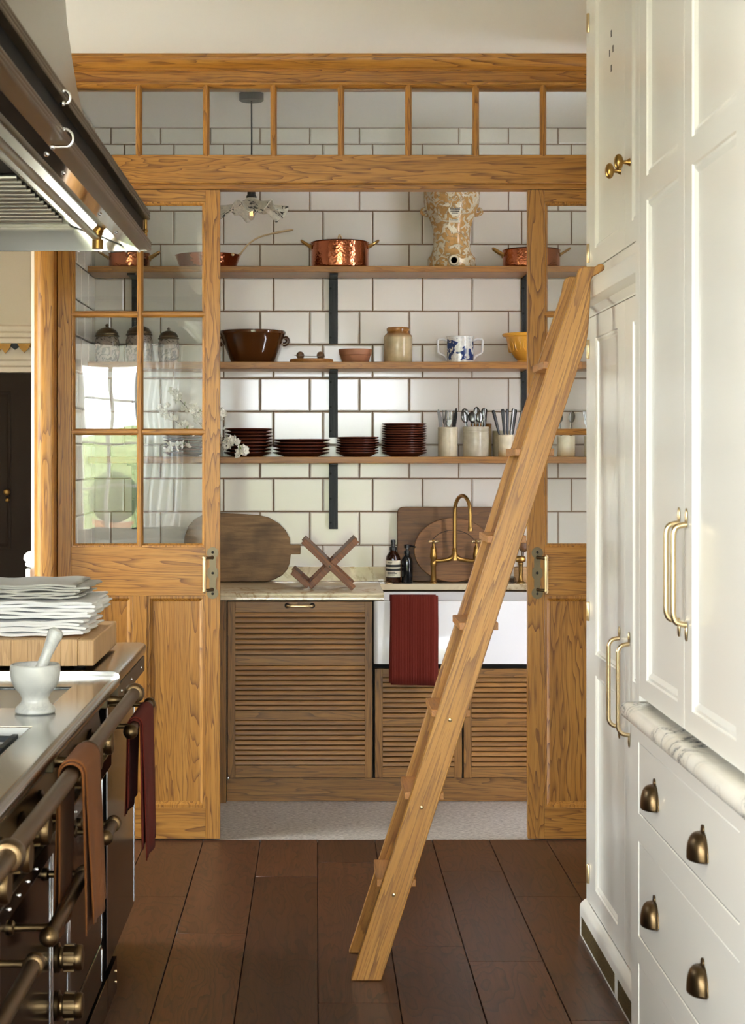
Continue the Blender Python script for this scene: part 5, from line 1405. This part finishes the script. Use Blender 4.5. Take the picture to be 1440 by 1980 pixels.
for q in range(14):
    a = 2 * PI * q / 14
    em.tube([(sx(1021) + (0.092 + 0.011 * math.sin(b_) * 0.4 + 0.004) * math.cos(a + 0.16 * math.cos(b_)), 8.012 + (0.092 + 0.011 * math.sin(b_) * 0.4 + 0.004) * math.sin(a + 0.16 * math.cos(b_)), T2 + 0.078 + 0.028 * math.sin(b_)) for b_ in [math.radians(d) for d in range(-80, 261, 20)]], 0.0022, 5)
em.build('moulded_petals', YELLOW_GLAZE, t)

# lowest shelf: stacks of plates, each plate a thing
def plate_mesh(r):
    m = MB().lathe([(0.0, 0.0), (r * 0.60, 0.0), (r * 0.63, 0.002), (r * 0.86, 0.013), (r * 0.985, 0.0165), (r, 0.0185), (r * 0.99, 0.0215), (r * 0.965, 0.021), (r * 0.85, 0.0175), (r * 0.62, 0.0055), (0.0, 0.0045)], (0, 0, 0), 'z', 40)
    o = m.build('brown_plate', PLATE_BROWN, None)
    COL.objects.unlink(o)
    return o
stacks = [(356, 0.100, 7, 0.0145, 'the stack behind the left glass'), (478, 0.112, 8, 0.0158, 'the stack behind the blossom'), (582.5, 0.134, 5, 0.0150, 'the widest, lowest stack of plates'), (691, 0.101, 7, 0.0118, 'the stack left of the tallest one'), (781, 0.105, 13, 0.0112, 'the tallest stack, beside the cutlery jars')]
rp = random.Random(11)
for px, r, n, st, where in stacks:
    base = plate_mesh(r)
    for i in range(n):
        o = base.copy(); COL.objects.link(o)
        o.location = (sx(px) + rp.uniform(-0.003, 0.003) + (0.010 * i / n if px == 478 else 0), 8.03 + rp.uniform(-0.003, 0.003), T3 + 0.0002 + i * st)
        o.rotation_euler = (rp.uniform(-0.004, 0.004), rp.uniform(-0.004, 0.004), rp.uniform(0, 6)) if i else (0, 0, 0)
        k = n - i
        pos = 'topmost brown plate of ' if k == 1 else ('bottom brown plate of ' if i == 0 else 'brown plate %s from the top of ' % ordinal(k))
        tag(o, pos + where, 'plate', 'brown plates on the lowest shelf')

# cutlery jars
def jar(px, py_top, w, lab, mat, y=7.968, bead=False):
    x = X(px, y); r = w / 2 * y / 3300.0; h = (882 - py_top) * y / 3300.0
    prof = [(0.0, 0.0), (r * 0.96, 0.0), (r, 0.004), (r, h * 0.80)]
    prof += [(r * 0.99, h * 0.81), (r, h * 0.82), (r, h * 0.86), (r * 0.98, h * 0.87), (r * 1.0, h * 0.89)] if bead else []
    prof += [(r, h * 0.93), (r * 1.02, h * 0.95), (r * 1.01, h * 0.99), (r * 0.97, h), (r * 0.90, h * 0.985), (r * 0.88, h * 0.5), (r * 0.86, 0.008), (0.0, 0.007)]
    o = MB().lathe(prof, (x, y, T3), 'z', 36).build('cutlery_jar', mat, None, origin=(x, y, T3))
    tag(o, lab, 'jar', 'stoneware jars of cutlery')
    return x, y, r, h
def cutlery(kind, L, mat):
    """upright piece, head at the top, base at the origin"""
    m = MB()
    if kind == 'fork':
        m.tube([(0, 0, 0), (0, 0, L * 0.35), (0, 0, L * 0.66)], [0.006, 0.0045, 0.003], 6, 0.45)
        m.prism([(-0.003, L * 0.64), (0.003, L * 0.64), (0.0105, L * 0.72), (0.0115, L * 0.80), (-0.0115, L * 0.80), (-0.0105, L * 0.72)], 'y', -0.001, 0.001)
        for q in (-0.0098, -0.0033, 0.0033, 0.0098): m.box(q - 0.0016, q + 0.0016, -0.001, 0.001, L * 0.79, L)
    elif kind == 'knife':
        m.tube([(0, 0, 0), (0, 0, L * 0.25), (0, 0, L * 0.5)], [0.008, 0.007, 0.006], 6, 0.6)
        m.prism([(-0.008, L * 0.49), (0.008, L * 0.49), (0.0095, L * 0.8), (0.006, L * 0.93), (-0.002, L), (-0.008, L * 0.96)], 'y', -0.0012, 0.0012)
    elif kind == 'spoon':
        m.tube([(0, 0, 0), (0, 0, L * 0.4), (0, 0, L * 0.74)], [0.006, 0.0045, 0.003], 6, 0.45)
        m.ball((0, 0, L * 0.865), 1.0, 0.0185, 0.006, L * 0.135, 14, 10)
    else:  # handle end up
        m.tube([(0, 0, 0), (0, 0, L * 0.45), (0, 0, L * 0.52), (0, 0, L * 0.80), (0, 0, L * 0.97), (0, 0, L)], [0.003, 0.0035, 0.0060, 0.0075, 0.0085, 0.005], 8, 0.6)
    me = m.build(kind, mat, None)
    COL.objects.unlink(me)
    return me
CK = {k: cutlery(k, L, CUTLERY) for k, L in (('fork', 0.205), ('knife', 0.215), ('spoon', 0.205))}
DH = cutlery('knife_handle', 0.215, BLACK_PLASTIC)
DHS = cutlery('knife_handle', 0.215, CUTLERY)
def fill(j, items, where):
    x, y, r, h = j
    for (src, dx, dy, lean, az, lift, name, lab) in items:
        o = src.copy(); COL.objects.link(o)
        o.name = name
        o.location = (x + dx * r * 0.35, y + dy * r * 0.35, T3 + 0.0085 + lift)
        o.rotation_euler = (dy * 0.10, lean, az)
        tag(o, lab + ' ' + where, name.split('_')[-1], 'cutlery in the stoneware jars')
j1 = jar(865.5, 825, 38, 'slim crazed cream jar of forks and knives, nearest the plates', CREAM_JAR)
fill(j1, [(CK['knife'], -1.2, -0.5, -0.10, 0.2, 0, 'table_knife', 'leftmost steel knife standing'), (CK['fork'], -0.4, -0.9, -0.03, 0.1, 0.004, 'table_fork', 'front left steel fork standing'), (CK['fork'], 0.3, 0.5, 0.02, -0.2, 0.0, 'table_fork', 'middle steel fork standing'), (CK['knife'], 0.9, 1.3, 0.07, 0.6, 0.008, 'table_knife', 'tallest steel knife standing upright'), (CK['fork'], -0.6, 0.9, -0.05, 0.5, -0.001, 'table_fork', 'rear steel fork standing'), (CK['knife'], 1.2, -0.6, 0.20, 1.0, -0.001, 'table_knife', 'steel knife leaning furthest right')], 'in the slim cream jar')
j2 = jar(919.5, 824, 50, 'wide grey stoneware jar of spoons with ringed shoulder', GREY_JAR, bead=True)
fill(j2, [(CK['spoon'], -1.2, -0.6, -0.14, 0.3, -0.012 + 0.012, 'table_spoon', 'steel spoon leaning furthest left'), (CK['spoon'], -0.5, -1.1, -0.05, -0.2, 0.0, 'table_spoon', 'front steel spoon with a bright bowl'), (CK['spoon'], 0.5, -0.9, 0.05, 0.1, 0.0, 'table_spoon', 'front right steel spoon'), (CK['spoon'], 0.0, 0.6, 0.0, 0.4, 0.02, 'table_spoon', 'tall middle steel spoon'), (CK['spoon'], -0.8, 0.8, -0.16, -0.3, 0.016, 'table_spoon', 'rear left steel spoon'), (DHS, 0.9, 0.4, 0.10, 0.0, 0.006, 'table_knife', 'steel handled knife turned handle up'), (DHS, 1.5, -1.4, 0.17, 0.5, 0.004, 'table_knife', 'rightmost steel handle turned up'), (CK['spoon'], 0.7, 0.9, 0.10, 0.6, 0.018, 'table_spoon', 'rear right steel spoon')], 'in the wide grey jar')
jar(930, 818, 40, 'tan stoneware jar standing behind the wide grey jar of spoons', STONE_JAR, y=8.112)
jar(970, 832, 35, 'cream jar half hidden behind the jar of black handled knives', CREAM_JAR, y=8.112)
j3 = jar(980, 840, 34, 'white stoneware jar of black handled knives beside the ladder', TAN_JAR)
fill(j3, [(DH, -0.9, -0.6, -0.24, 0.2, -0.004 + 0.004, 'black_handled_knife', 'black handled knife leaning furthest left'), (DH, -0.4, 0.4, -0.07, 0.0, 0, 'black_handled_knife', 'tall upright black handled knife'), (DH, 0.1, -0.6, 0.02, 0.3, 0, 'black_handled_knife', 'front middle black handled knife'), (DHS, 0.5, 0.5, 0.10, 0.2, 0.003, 'steel_handled_knife', 'steel handled knife between the black ones'), (DH, 0.9, -0.2, 0.16, 0.4, 0, 'black_handled_knife', 'black handled knife leaning to the right'), (DHS, 1.3, 1.5, 0.22, 0.5, 0, 'steel_handled_knife', 'steel handled knife leaning furthest right')], 'in the white jar')
j4 = jar(1094, 842, 35, 'stained cream jar of teaspoons behind the right door glass', TAN_JAR)
fill(j4, [(CK['spoon'], -0.9, -0.4, -0.10, 0.2, -0.0, 'table_spoon', 'round bowled steel spoon'), (CK['spoon'], 0.8, 0.4, 0.08, 0.4, -0.0, 'table_spoon', 'steel spoon leaning right')], 'in the jar behind the right door glass')
j5 = jar(1146, 842, 34, 'cream jar of forks at the cream cupboard edge', CREAM_JAR)
fill(j5, [(CK['fork'], -1.0, -0.6, -0.10, 0.1, 0, 'table_fork', 'leftmost steel fork'), (CK['fork'], -0.6, 0.6, -0.06, 0.6, 0, 'table_fork', 'rear steel fork'), (CK['fork'], -0.2, -0.9, -0.02, -0.2, 0, 'table_fork', 'front steel fork')], 'in the jar at the cupboard edge')

# blossom in a narrow bottle half hidden by the left door stile
bo = thing('blossom_branch', 'branch of white blossom in a brown bottle before the plates', 'flowers', (sx(408), 7.93, T3))
bx_, by_ = X(410, 7.93), 7.93
MB().lathe([(0.0, 0.0), (0.024, 0.0), (0.026, 0.004), (0.026, 0.05), (0.012, 0.07), (0.010, 0.085), (0.012, 0.088), (0.0, 0.088)], (bx_, by_, T3), 'z', 20).build('bottle', AMBER, bo)
yb_ = by_
stems = [[(410, 850), (395, 830), (372, 800), (350, 775), (338, 762)], [(410, 850), (390, 842), (360, 830), (325, 800), (318, 785)], [(410, 850), (418, 830), (425, 800), (430, 788)], [(410, 850), (430, 846), (445, 850), (462, 866), (470, 876)], [(410, 850), (385, 855), (350, 862), (322, 872)], [(410, 850), (395, 815), (385, 800), (372, 790)]]
stm = MB(); ends = []
rb = random.Random(5)
for s in stems:
    p3 = [(X(px, yb_), yb_ - 0.012 * i, Z(py, yb_)) for i, (px, py) in enumerate(s)]
    sp_ = smooth_path(p3, 5)
    stm.tube(sp_, [0.0028 - 0.0018 * i / len(sp_) for i in range(len(sp_))], 6)
    for p in sp_[8:]: ends.append(p)
stm.build('branch', TWIG, bo)
def flower_bm(n=5):
    m = MB()
    for q in range(n):
        a = 2 * PI * q / n
        s = len(m.v)
        m.grid(lambda u, v: ((0.003 + 0.0115 * u), (v - 0.5) * 0.0125 * math.sin(PI * min(u * 0.85 + 0.15, 1.0)) * 1.15, 0.0045 * u * u + 0.003 * (v - 0.5) ** 2 * 4), 3, 2)
        m.xf(Matrix.Rotation(a, 4, 'Z'), s)
    m.ball((0, 0, 0.002), 0.0026, seg=6, rings=4)
    o = m.build('flower', PETAL, None); COL.objects.unlink(o); return o
FLW = flower_bm()
lf = MB().grid(lambda u, v: (0.022 * u, (v - 0.5) * 0.010 * math.sin(PI * (u * 0.9 + 0.1)), 0.005 * u), 4, 2).build('leaf', LEAF, None)
COL.objects.unlink(lf)
targets = [(437, 852), (445, 862), (452, 856), (440, 868), (458, 874), (466, 872), (462, 880), (470, 866), (430, 796), (434, 830), (429, 842), (448, 848), (456, 848), (444, 858), (470, 878), (432, 858)]
pos = [Vector((X(px, yb_ - 0.03), yb_ - 0.04 + rb.uniform(-0.012, 0.012), Z(py, yb_ - 0.03))) for px, py in targets]
pos += [p + Vector((rb.uniform(-0.018, 0.018), rb.uniform(-0.03, 0.0), rb.uniform(-0.016, 0.016))) for p in [rb.choice(ends) for _ in range(95)]]
for p in pos:
    o = FLW.copy(); COL.objects.link(o); o.parent = bo
    o.location = p - Vector(bo.location)
    o.rotation_euler = (1.2 + rb.uniform(-0.8, 0.8), rb.uniform(-0.8, 0.8), rb.uniform(0, 6))
    o.scale = [rb.uniform(0.95, 1.4)] * 3
for p in [Vector((X(440, yb_ - 0.03), yb_ - 0.045, Z(846, yb_ - 0.03))), Vector((X(463, yb_ - 0.03), yb_ - 0.045, Z(860, yb_ - 0.03)))] + rb.sample(ends, 8):
    o = lf.copy(); COL.objects.link(o); o.parent = bo
    o.location = Vector(p) - Vector(bo.location)
    o.rotation_euler = (rb.uniform(0, 1.5), rb.uniform(-1.4, -0.4), rb.uniform(0, 6))

# ------------------------------------------------------------------ on the counter
def leaning(mb, x0z, ang):
    """tilt a board modelled upright at the plane y = 0 about its foot"""
    return mb.xf(Matrix.Translation(x0z) @ Matrix.Rotation(ang, 4, 'X'))
ob_pts = []
dB = 8.10; s_ = 3300.0 / dB
q = lambda px, py: ((px - 470) / s_, (1127.5 - py) / s_)
out = [q(425, 993.5), (q(500, 998)), q(520, 1003), q(540, 1015), q(552, 1028), q(560, 1043), q(561, 1054), q(561.5, 1055.5)]
hnd = [q(580, 1055.5), q(581, 1058), q(581, 1072), q(580, 1074), q(562, 1074)]
bot = [q(560, 1092), q(555, 1104), q(545, 1115), q(530, 1123), q(515, 1127), q(400, 1127.5), q(382, 1124), q(368, 1112), q(358, 1092), q(355, 1062), q(357, 1040), q(364, 1020), q(376, 1006), q(395, 996)]
b = MB().prism(out + hnd + bot, 'y', -0.022, 0.0)
leaning(b, (X(470, dB), 8.08, 0.9262), math.radians(-9))
o = b.build('round_ended_board', OLD_BOARD, None, origin=(X(470, dB), 8.08, 0.9262), bevel=0.004, bseg=3)
tag(o, 'large worn brown serving board with short handle leaning left of the rack', 'board')

rk = thing('folding_plate_rack', 'folding brown wooden plate rack making a cross on the counter', 'rack', (X(630, 7.75), 7.75, 0.9255))
def bar3(mb, a, b, w, y0, y1):
    """flat bar from a to b (x, z), width w"""
    d = Vector((b[0] - a[0], b[1] - a[1])).normalized(); n = Vector((-d.y, d.x)) * w / 2
    mb.prism([(a[0] + n.x, a[1] + n.y), (a[0] - n.x, a[1] - n.y), (b[0] - n.x, b[1] - n.y), (b[0] + n.x, b[1] + n.y)], 'y', y0, y1)
    return mb
def rk_bar(p0, p1, w, y, th=0.014):
    s = 3300.0 / y
    a = ((p0[0] - CX) / s, EYE - (p0[1] - CY) / s); b_ = ((p1[0] - CX) / s, EYE - (p1[1] - CY) / s)
    bar3(MB(), a, b_, w, y, y + th).build('frame_bar', RACK_WOOD, rk, bevel=0.002)
    return a, b_
FY, BY = 7.560, 7.850
lng = rk_bar((586, 1046), (684, 1138), 0.028, FY)
crs = rk_bar((690, 1044), (598, 1135), 0.028, FY + 0.016)
sh = rk_bar((565, 1106), (597, 1134), 0.026, FY + 0.001)
lng2 = bar3(MB(), lng[0], lng[1], 0.028, BY + 0.016, BY + 0.030).build('frame_bar', RACK_WOOD, rk, bevel=0.002)
crs2 = bar3(MB(), crs[0], crs[1], 0.028, BY, BY + 0.014).build('frame_bar', RACK_WOOD, rk, bevel=0.002)
sh2 = bar3(MB(), sh[0], sh[1], 0.026, BY + 0.015, BY + 0.029).build('frame_bar', RACK_WOOD, rk, bevel=0.002)
for (A, B_), ts in ((lng, (0.04, 0.5, 0.93)), (crs, (0.04, 0.5, 0.95)), (sh, (0.1,))):
    d = Vector((B_[0] - A[0], B_[1] - A[1])).normalized(); nn = Vector((-d.y, d.x)) * 0.010
    for tt in ts:
        p = (A[0] + (B_[0] - A[0]) * tt - abs(nn.x) * 0.2, A[1] + (B_[1] - A[1]) * tt)
        MB().box(p[0] - 0.008, p[0] + 0.008, FY + 0.0305, BY - 0.0005, p[1] - 0.008, p[1] + 0.008).build('cross_rail', RACK_WOOD, rk, bevel=0.002)
# slatted lengths between the two frames, seen along the top of each arm
for (A, B_) in (lng, crs, sh):
    d = Vector((B_[0] - A[0], B_[1] - A[1])).normalized(); nn = Vector((-d.y, d.x))
    if nn.y < 0: nn = -nn
    bar3(MB(), (A[0] + nn.x * 0.011, A[1] + nn.y * 0.011), ((A[0] * 0.55 + B_[0] * 0.45) + nn.x * 0.011, (A[1] * 0.55 + B_[1] * 0.45) + nn.y * 0.011), 0.005, FY + 0.031, BY - 0.001).build('back_slat', RACK_WOOD, rk)
for px, py in ((638, 1096.5), (596.5, 1136)):
    MB().lathe([(0.005, 0), (0.004, -0.003), (0, -0.004)], (X(px, FY), FY, Z(py, FY) + 0.003), 'y', 10).build('rivet', STEEL, rk)

# boards behind the tap
b = MB().prism(rrect(X(768, 8.13), X(960, 8.13), 0.0, Z(980, 8.13) - 0.9262, 0.030), 'y', -0.020, 0.0)
b.xf(Matrix.Translation((0, 8.135, 0.9262)) @ Matrix.Rotation(math.radians(-2.5), 4, 'X'))
o = b.build('square_cornered_board', WALNUT['x'], None, origin=(0.6, 8.13, 0.9262), bevel=0.003)
tag(o, 'large rectangular walnut board leaning on the tiles behind the tap', 'board')
cxr = X(877, 8.05)
rt = thing('round_board', 'round walnut board with grooved lid leaning before the rectangular board', 'board', (cxr, 8.05, 0.9262))
RM = Matrix.Translation((cxr, 8.083, 0.9262)) @ Matrix.Rotation(math.radians(-4.5), 4, 'X')
el = [(0.186 * math.cos(a), 0.152 + 0.152 * math.sin(a)) for a in [2 * PI * i / 64 for i in range(64)]]
MB().prism(el, 'y', -0.020, 0.0).xf(RM).build('board', ROUND_BOARD_WOOD, rt, bevel=0.003)
gv = MB().tube([(0.115 * math.cos(math.radians(a)), -0.0195, 0.150 + 0.095 * math.sin(math.radians(a))) for a in range(28, 153, 8)], 0.0016, 6)
gv.xf(RM).build('groove', GAP, rt)
# bottles
def bottle(px, D, r, h, lab, mat, kind):
    x = X(px, D); z = 0.9255
    t = thing('soap_bottle', lab, 'bottle', (x, D, z), 'soap bottles by the sink')
    MB().lathe([(0.0, 0.0), (r * 0.95, 0.0), (r, 0.004), (r, h * 0.56), (r * 0.93, h * 0.62), (r * 0.65, h * 0.69), (r * 0.42, h * 0.73), (r * 0.40, h * 0.76), (0, h * 0.76)], (x, D, z), 'z', 32).build('body', mat, t)
    if kind == 'dropper':
        MB().lathe([(r * 0.50, h * 0.755), (r * 0.50, h * 0.82), (r * 0.42, h * 0.83), (r * 0.28, h * 0.84), (r * 0.26, h * 0.92), (r * 0.34, h * 0.925), (r * 0.32, h * 0.99), (0, h)], (x, D, z), 'z', 18).build('pump', BLACK_PLASTIC, t)
        m = curved_patch(x, D, r, [(-r * 1.5, z + h * 0.15), (r * 1.5, z + h * 0.15), (r * 1.5, z + h * 0.52), (-r * 1.5, z + h * 0.52)], 0.0008)
        MB().lathe([(r + 0.0006, h * 0.13), (r + 0.0006, h * 0.525)], (x, D, z), 'z', 36).build('label', LABEL_CREAM, t)
        for a, b_ in ((0.375, 0.43), (0.285, 0.34), (0.13, 0.145)):
            MB().lathe([(r + 0.0011, h * a), (r + 0.0011, h * b_)], (x, D, z), 'z', 36).build('label_band', LABEL_BLACK, t)
        tx = MB()
        rr_ = random.Random(4)
        for v, n_ in ((0.475, 7), (0.355, 12), (0.255, 10), (0.225, 12), (0.195, 9)):
            u = -r * 0.9
            for q_ in range(n_):
                w_ = rr_.uniform(0.002, 0.0035)
                if v == 0.355: break
                m2 = curved_patch(x, D, r + 0.0008, [(u, z + h * v - 0.0018), (u + w_, z + h * v - 0.0018), (u + w_, z + h * v + 0.0018), (u, z + h * v + 0.0018)], 0.0006); tx.add(m2.v, m2.f); u += w_ + 0.0012
        tx.build('label_print', LABEL_BLACK, t)
    else:
        MB().lathe([(r * 0.55, h * 0.755), (r * 0.55, h * 0.83), (r * 0.3, h * 0.84), (r * 0.28, h * 0.90), (r * 0.55, h * 0.905), (r * 0.55, h * 0.99), (r * 0.4, h), (0, h)], (x, D, z), 'z', 18).tube(smooth_path([(x, D, z + h * 0.965), (x + 0.02, D - 0.01, z + h * 0.97), (x + 0.038, D - 0.02, z + h * 0.935)], 4), 0.004, 8).build('pump', BLACK_PLASTIC, t)
bottle(760, 8.03, 0.0345, 0.205, 'amber bottle with banded cream label left of the dark pump bottle', AMBER, 'dropper')
bottle(787, 8.02, 0.0265, 0.182, 'dark pump bottle between the amber bottle and the tap', BLACK_GLASS, 'pump')
o = MB().lathe([(0.0, 0.0), (0.017, 0.0), (0.017, 0.004), (0.012, 0.007), (0.0, 0.008)], (X(752, 7.998), 8.0, 0.9252), 'z', 20).build('overflow_knob', BRASS_BRIGHT, None, origin=(X(752, 7.998), 8.0, 0.9252))
tag(o, 'small round brass button on the ledge before the amber bottle', 'button')
# tap
DT = 8.022; sT = 3300.0 / DT
tz = lambda py: EYE - (py - CY) / sT
tx_ = lambda px: (px - CX) / sT
tp = thing('bridge_tap', 'aged brass bridge tap with swan neck spout over the sink', 'tap', (tx_(880), DT, 0.9252))
xl, xc, xr2 = tx_(838), tx_(879), tx_(921)
for x in (xl, xr2):
    pz = 0.9252
    MB().lathe([(0.020, pz), (0.019, pz + 0.004), (0.0125, pz + 0.010), (0.0115, tz(1095)), (0.015, tz(1093)), (0.015, tz(1086)), (0.012, tz(1084)), (0.0165, tz(1078)), (0.0175, tz(1072)), (0.013, tz(1066)), (0.0135, tz(1062)), (0.011, tz(1058)), (0.007, tz(1056)), (0.0065, tz(1050)), (0.009, tz(1048)), (0.009, tz(1044)), (0.0, tz(1043))], (x, DT, 0), 'z', 20).build('pillar', BRASS, tp)
    cr = MB()
    for a in (0.3, 0.3 + PI / 2):
        d = Vector((math.cos(a), math.sin(a), 0)) * 0.020
        c = Vector((x, DT, tz(1047)))
        cr.tube([c - d, c, c + d], [0.005, 0.0042, 0.005], 8).ball(c - d, 0.0065).ball(c + d, 0.0065)
    cr.build('cross_handle', BRASS_BRIGHT, tp)
br = smooth_path([(xl, DT, tz(1083)), (xl + 0.03, DT, tz(1084)), (xc - 0.025, DT, tz(1081)), (xc, DT, tz(1076)), (xc + 0.025, DT, tz(1081)), (xr2 - 0.03, DT, tz(1084)), (xr2, DT, tz(1083))], 4)
MB().tube(br, [0.008 + 0.006 * math.exp(-((i - 12) / 4.0) ** 2) for i in range(len(br))], 12).build('bridge', BRASS, tp)
MB().lathe([(0.018, tz(1083)), (0.017, tz(1076)), (0.012, tz(1068)), (0.0105, tz(1066)), (0.013, tz(1064)), (0.013, tz(1062)), (0.009, tz(1060))], (xc, DT, 0), 'z', 20).build('spout_base', BRASS, tp)
ex, ey = tx_(903) - xc, -0.16
neck = [(xc, DT, tz(1062)), (xc, DT, tz(1030)), (xc, DT, tz(995))]
for a in range(165, -1, -15):
    c = math.cos(math.radians(a)); s = math.sin(math.radians(a))
    neck.append((xc + ex * (0.5 + 0.5 * c), DT + ey * (0.5 + 0.5 * c), tz(990) + 0.078 * s))
neck += [(xc + ex, DT + ey, tz(1000)), (xc + ex, DT + ey, tz(1018))]
nk = MB().tube(smooth_path(neck, 3), 0.0088, 14)
nk.lathe([(0.0088, tz(1016)), (0.0115, tz(1018)), (0.0115, tz(1024)), (0.0, tz(1024))], (xc + ex, DT + ey, 0), 'z', 16)
nk.build('swan_neck_spout', BRASS, tp)
# right of the ladder
xs2 = X(1006.5, 8.03)
t = thing('hand_spray', 'brass hand spray standing on the ledge right of the ladder', 'spray', (xs2, 8.03, 0.9252))
MB().lathe([(0.0, 0.0), (0.022, 0.0), (0.022, 0.004), (0.016, 0.008), (0.012, 0.016), (0.0105, 0.03), (0.011, 0.085), (0.013, 0.088), (0.013, 0.094), (0.011, 0.097), (0.0, 0.099)], (xs2, 8.03, 0.9252), 'z', 20).build('stem', BRASS, t)
MB().lathe([(0.0, -0.024), (0.014, -0.022), (0.0155, -0.016), (0.0155, 0.012), (0.011, 0.022), (0.0, 0.024)], (xs2, 8.03, 0.9252 + 0.113), 'x', 18).build('head', BRASS, t)
xd = X(1000, 8.12)
t = thing('dish_brush', 'round dark wooden brush head on a thin stick behind the spray', 'brush', (xd + 0.028, 8.11, 0.9252))
MB().tube([(xd + 0.02, 8.125, 0.9252), (xd + 0.03, 8.125, 1.075)], 0.003, 8).build('handle', TWIG, t)
MB().ball((xd + 0.032, 8.128, 1.095), 0.026, 1.0, 0.8, 1.15).build('brush_head', BALL_WOOD, t)
t = thing('scrubbing_brush', 'small pale wooden block brush on the ledge beside the spray', 'brush', (X(1000, 8.10), 8.11, 0.9252))
MB().box(X(993, 8.1), X(1023, 8.1), 8.070, 8.103, 0.9252, 0.998).build('block', MAPLE['x'], t, bevel=0.004)
bt = MB()
for i in range(9):
    a = X(984, 8.02) + i * 0.0035
    bt.tube([(a + 0.010, 8.03, 0.9252), (a, 8.03 - 0.004 * (i % 3), 0.960 - 0.0015 * abs(i - 4))], 0.0008, 4)
o = bt.build('bristle_whisk', GAP, None, origin=(X(988, 8.02), 8.03, 0.9252))
tag(o, 'dark bristle whisk lying by the ladder edge on the sink ledge', 'brush')
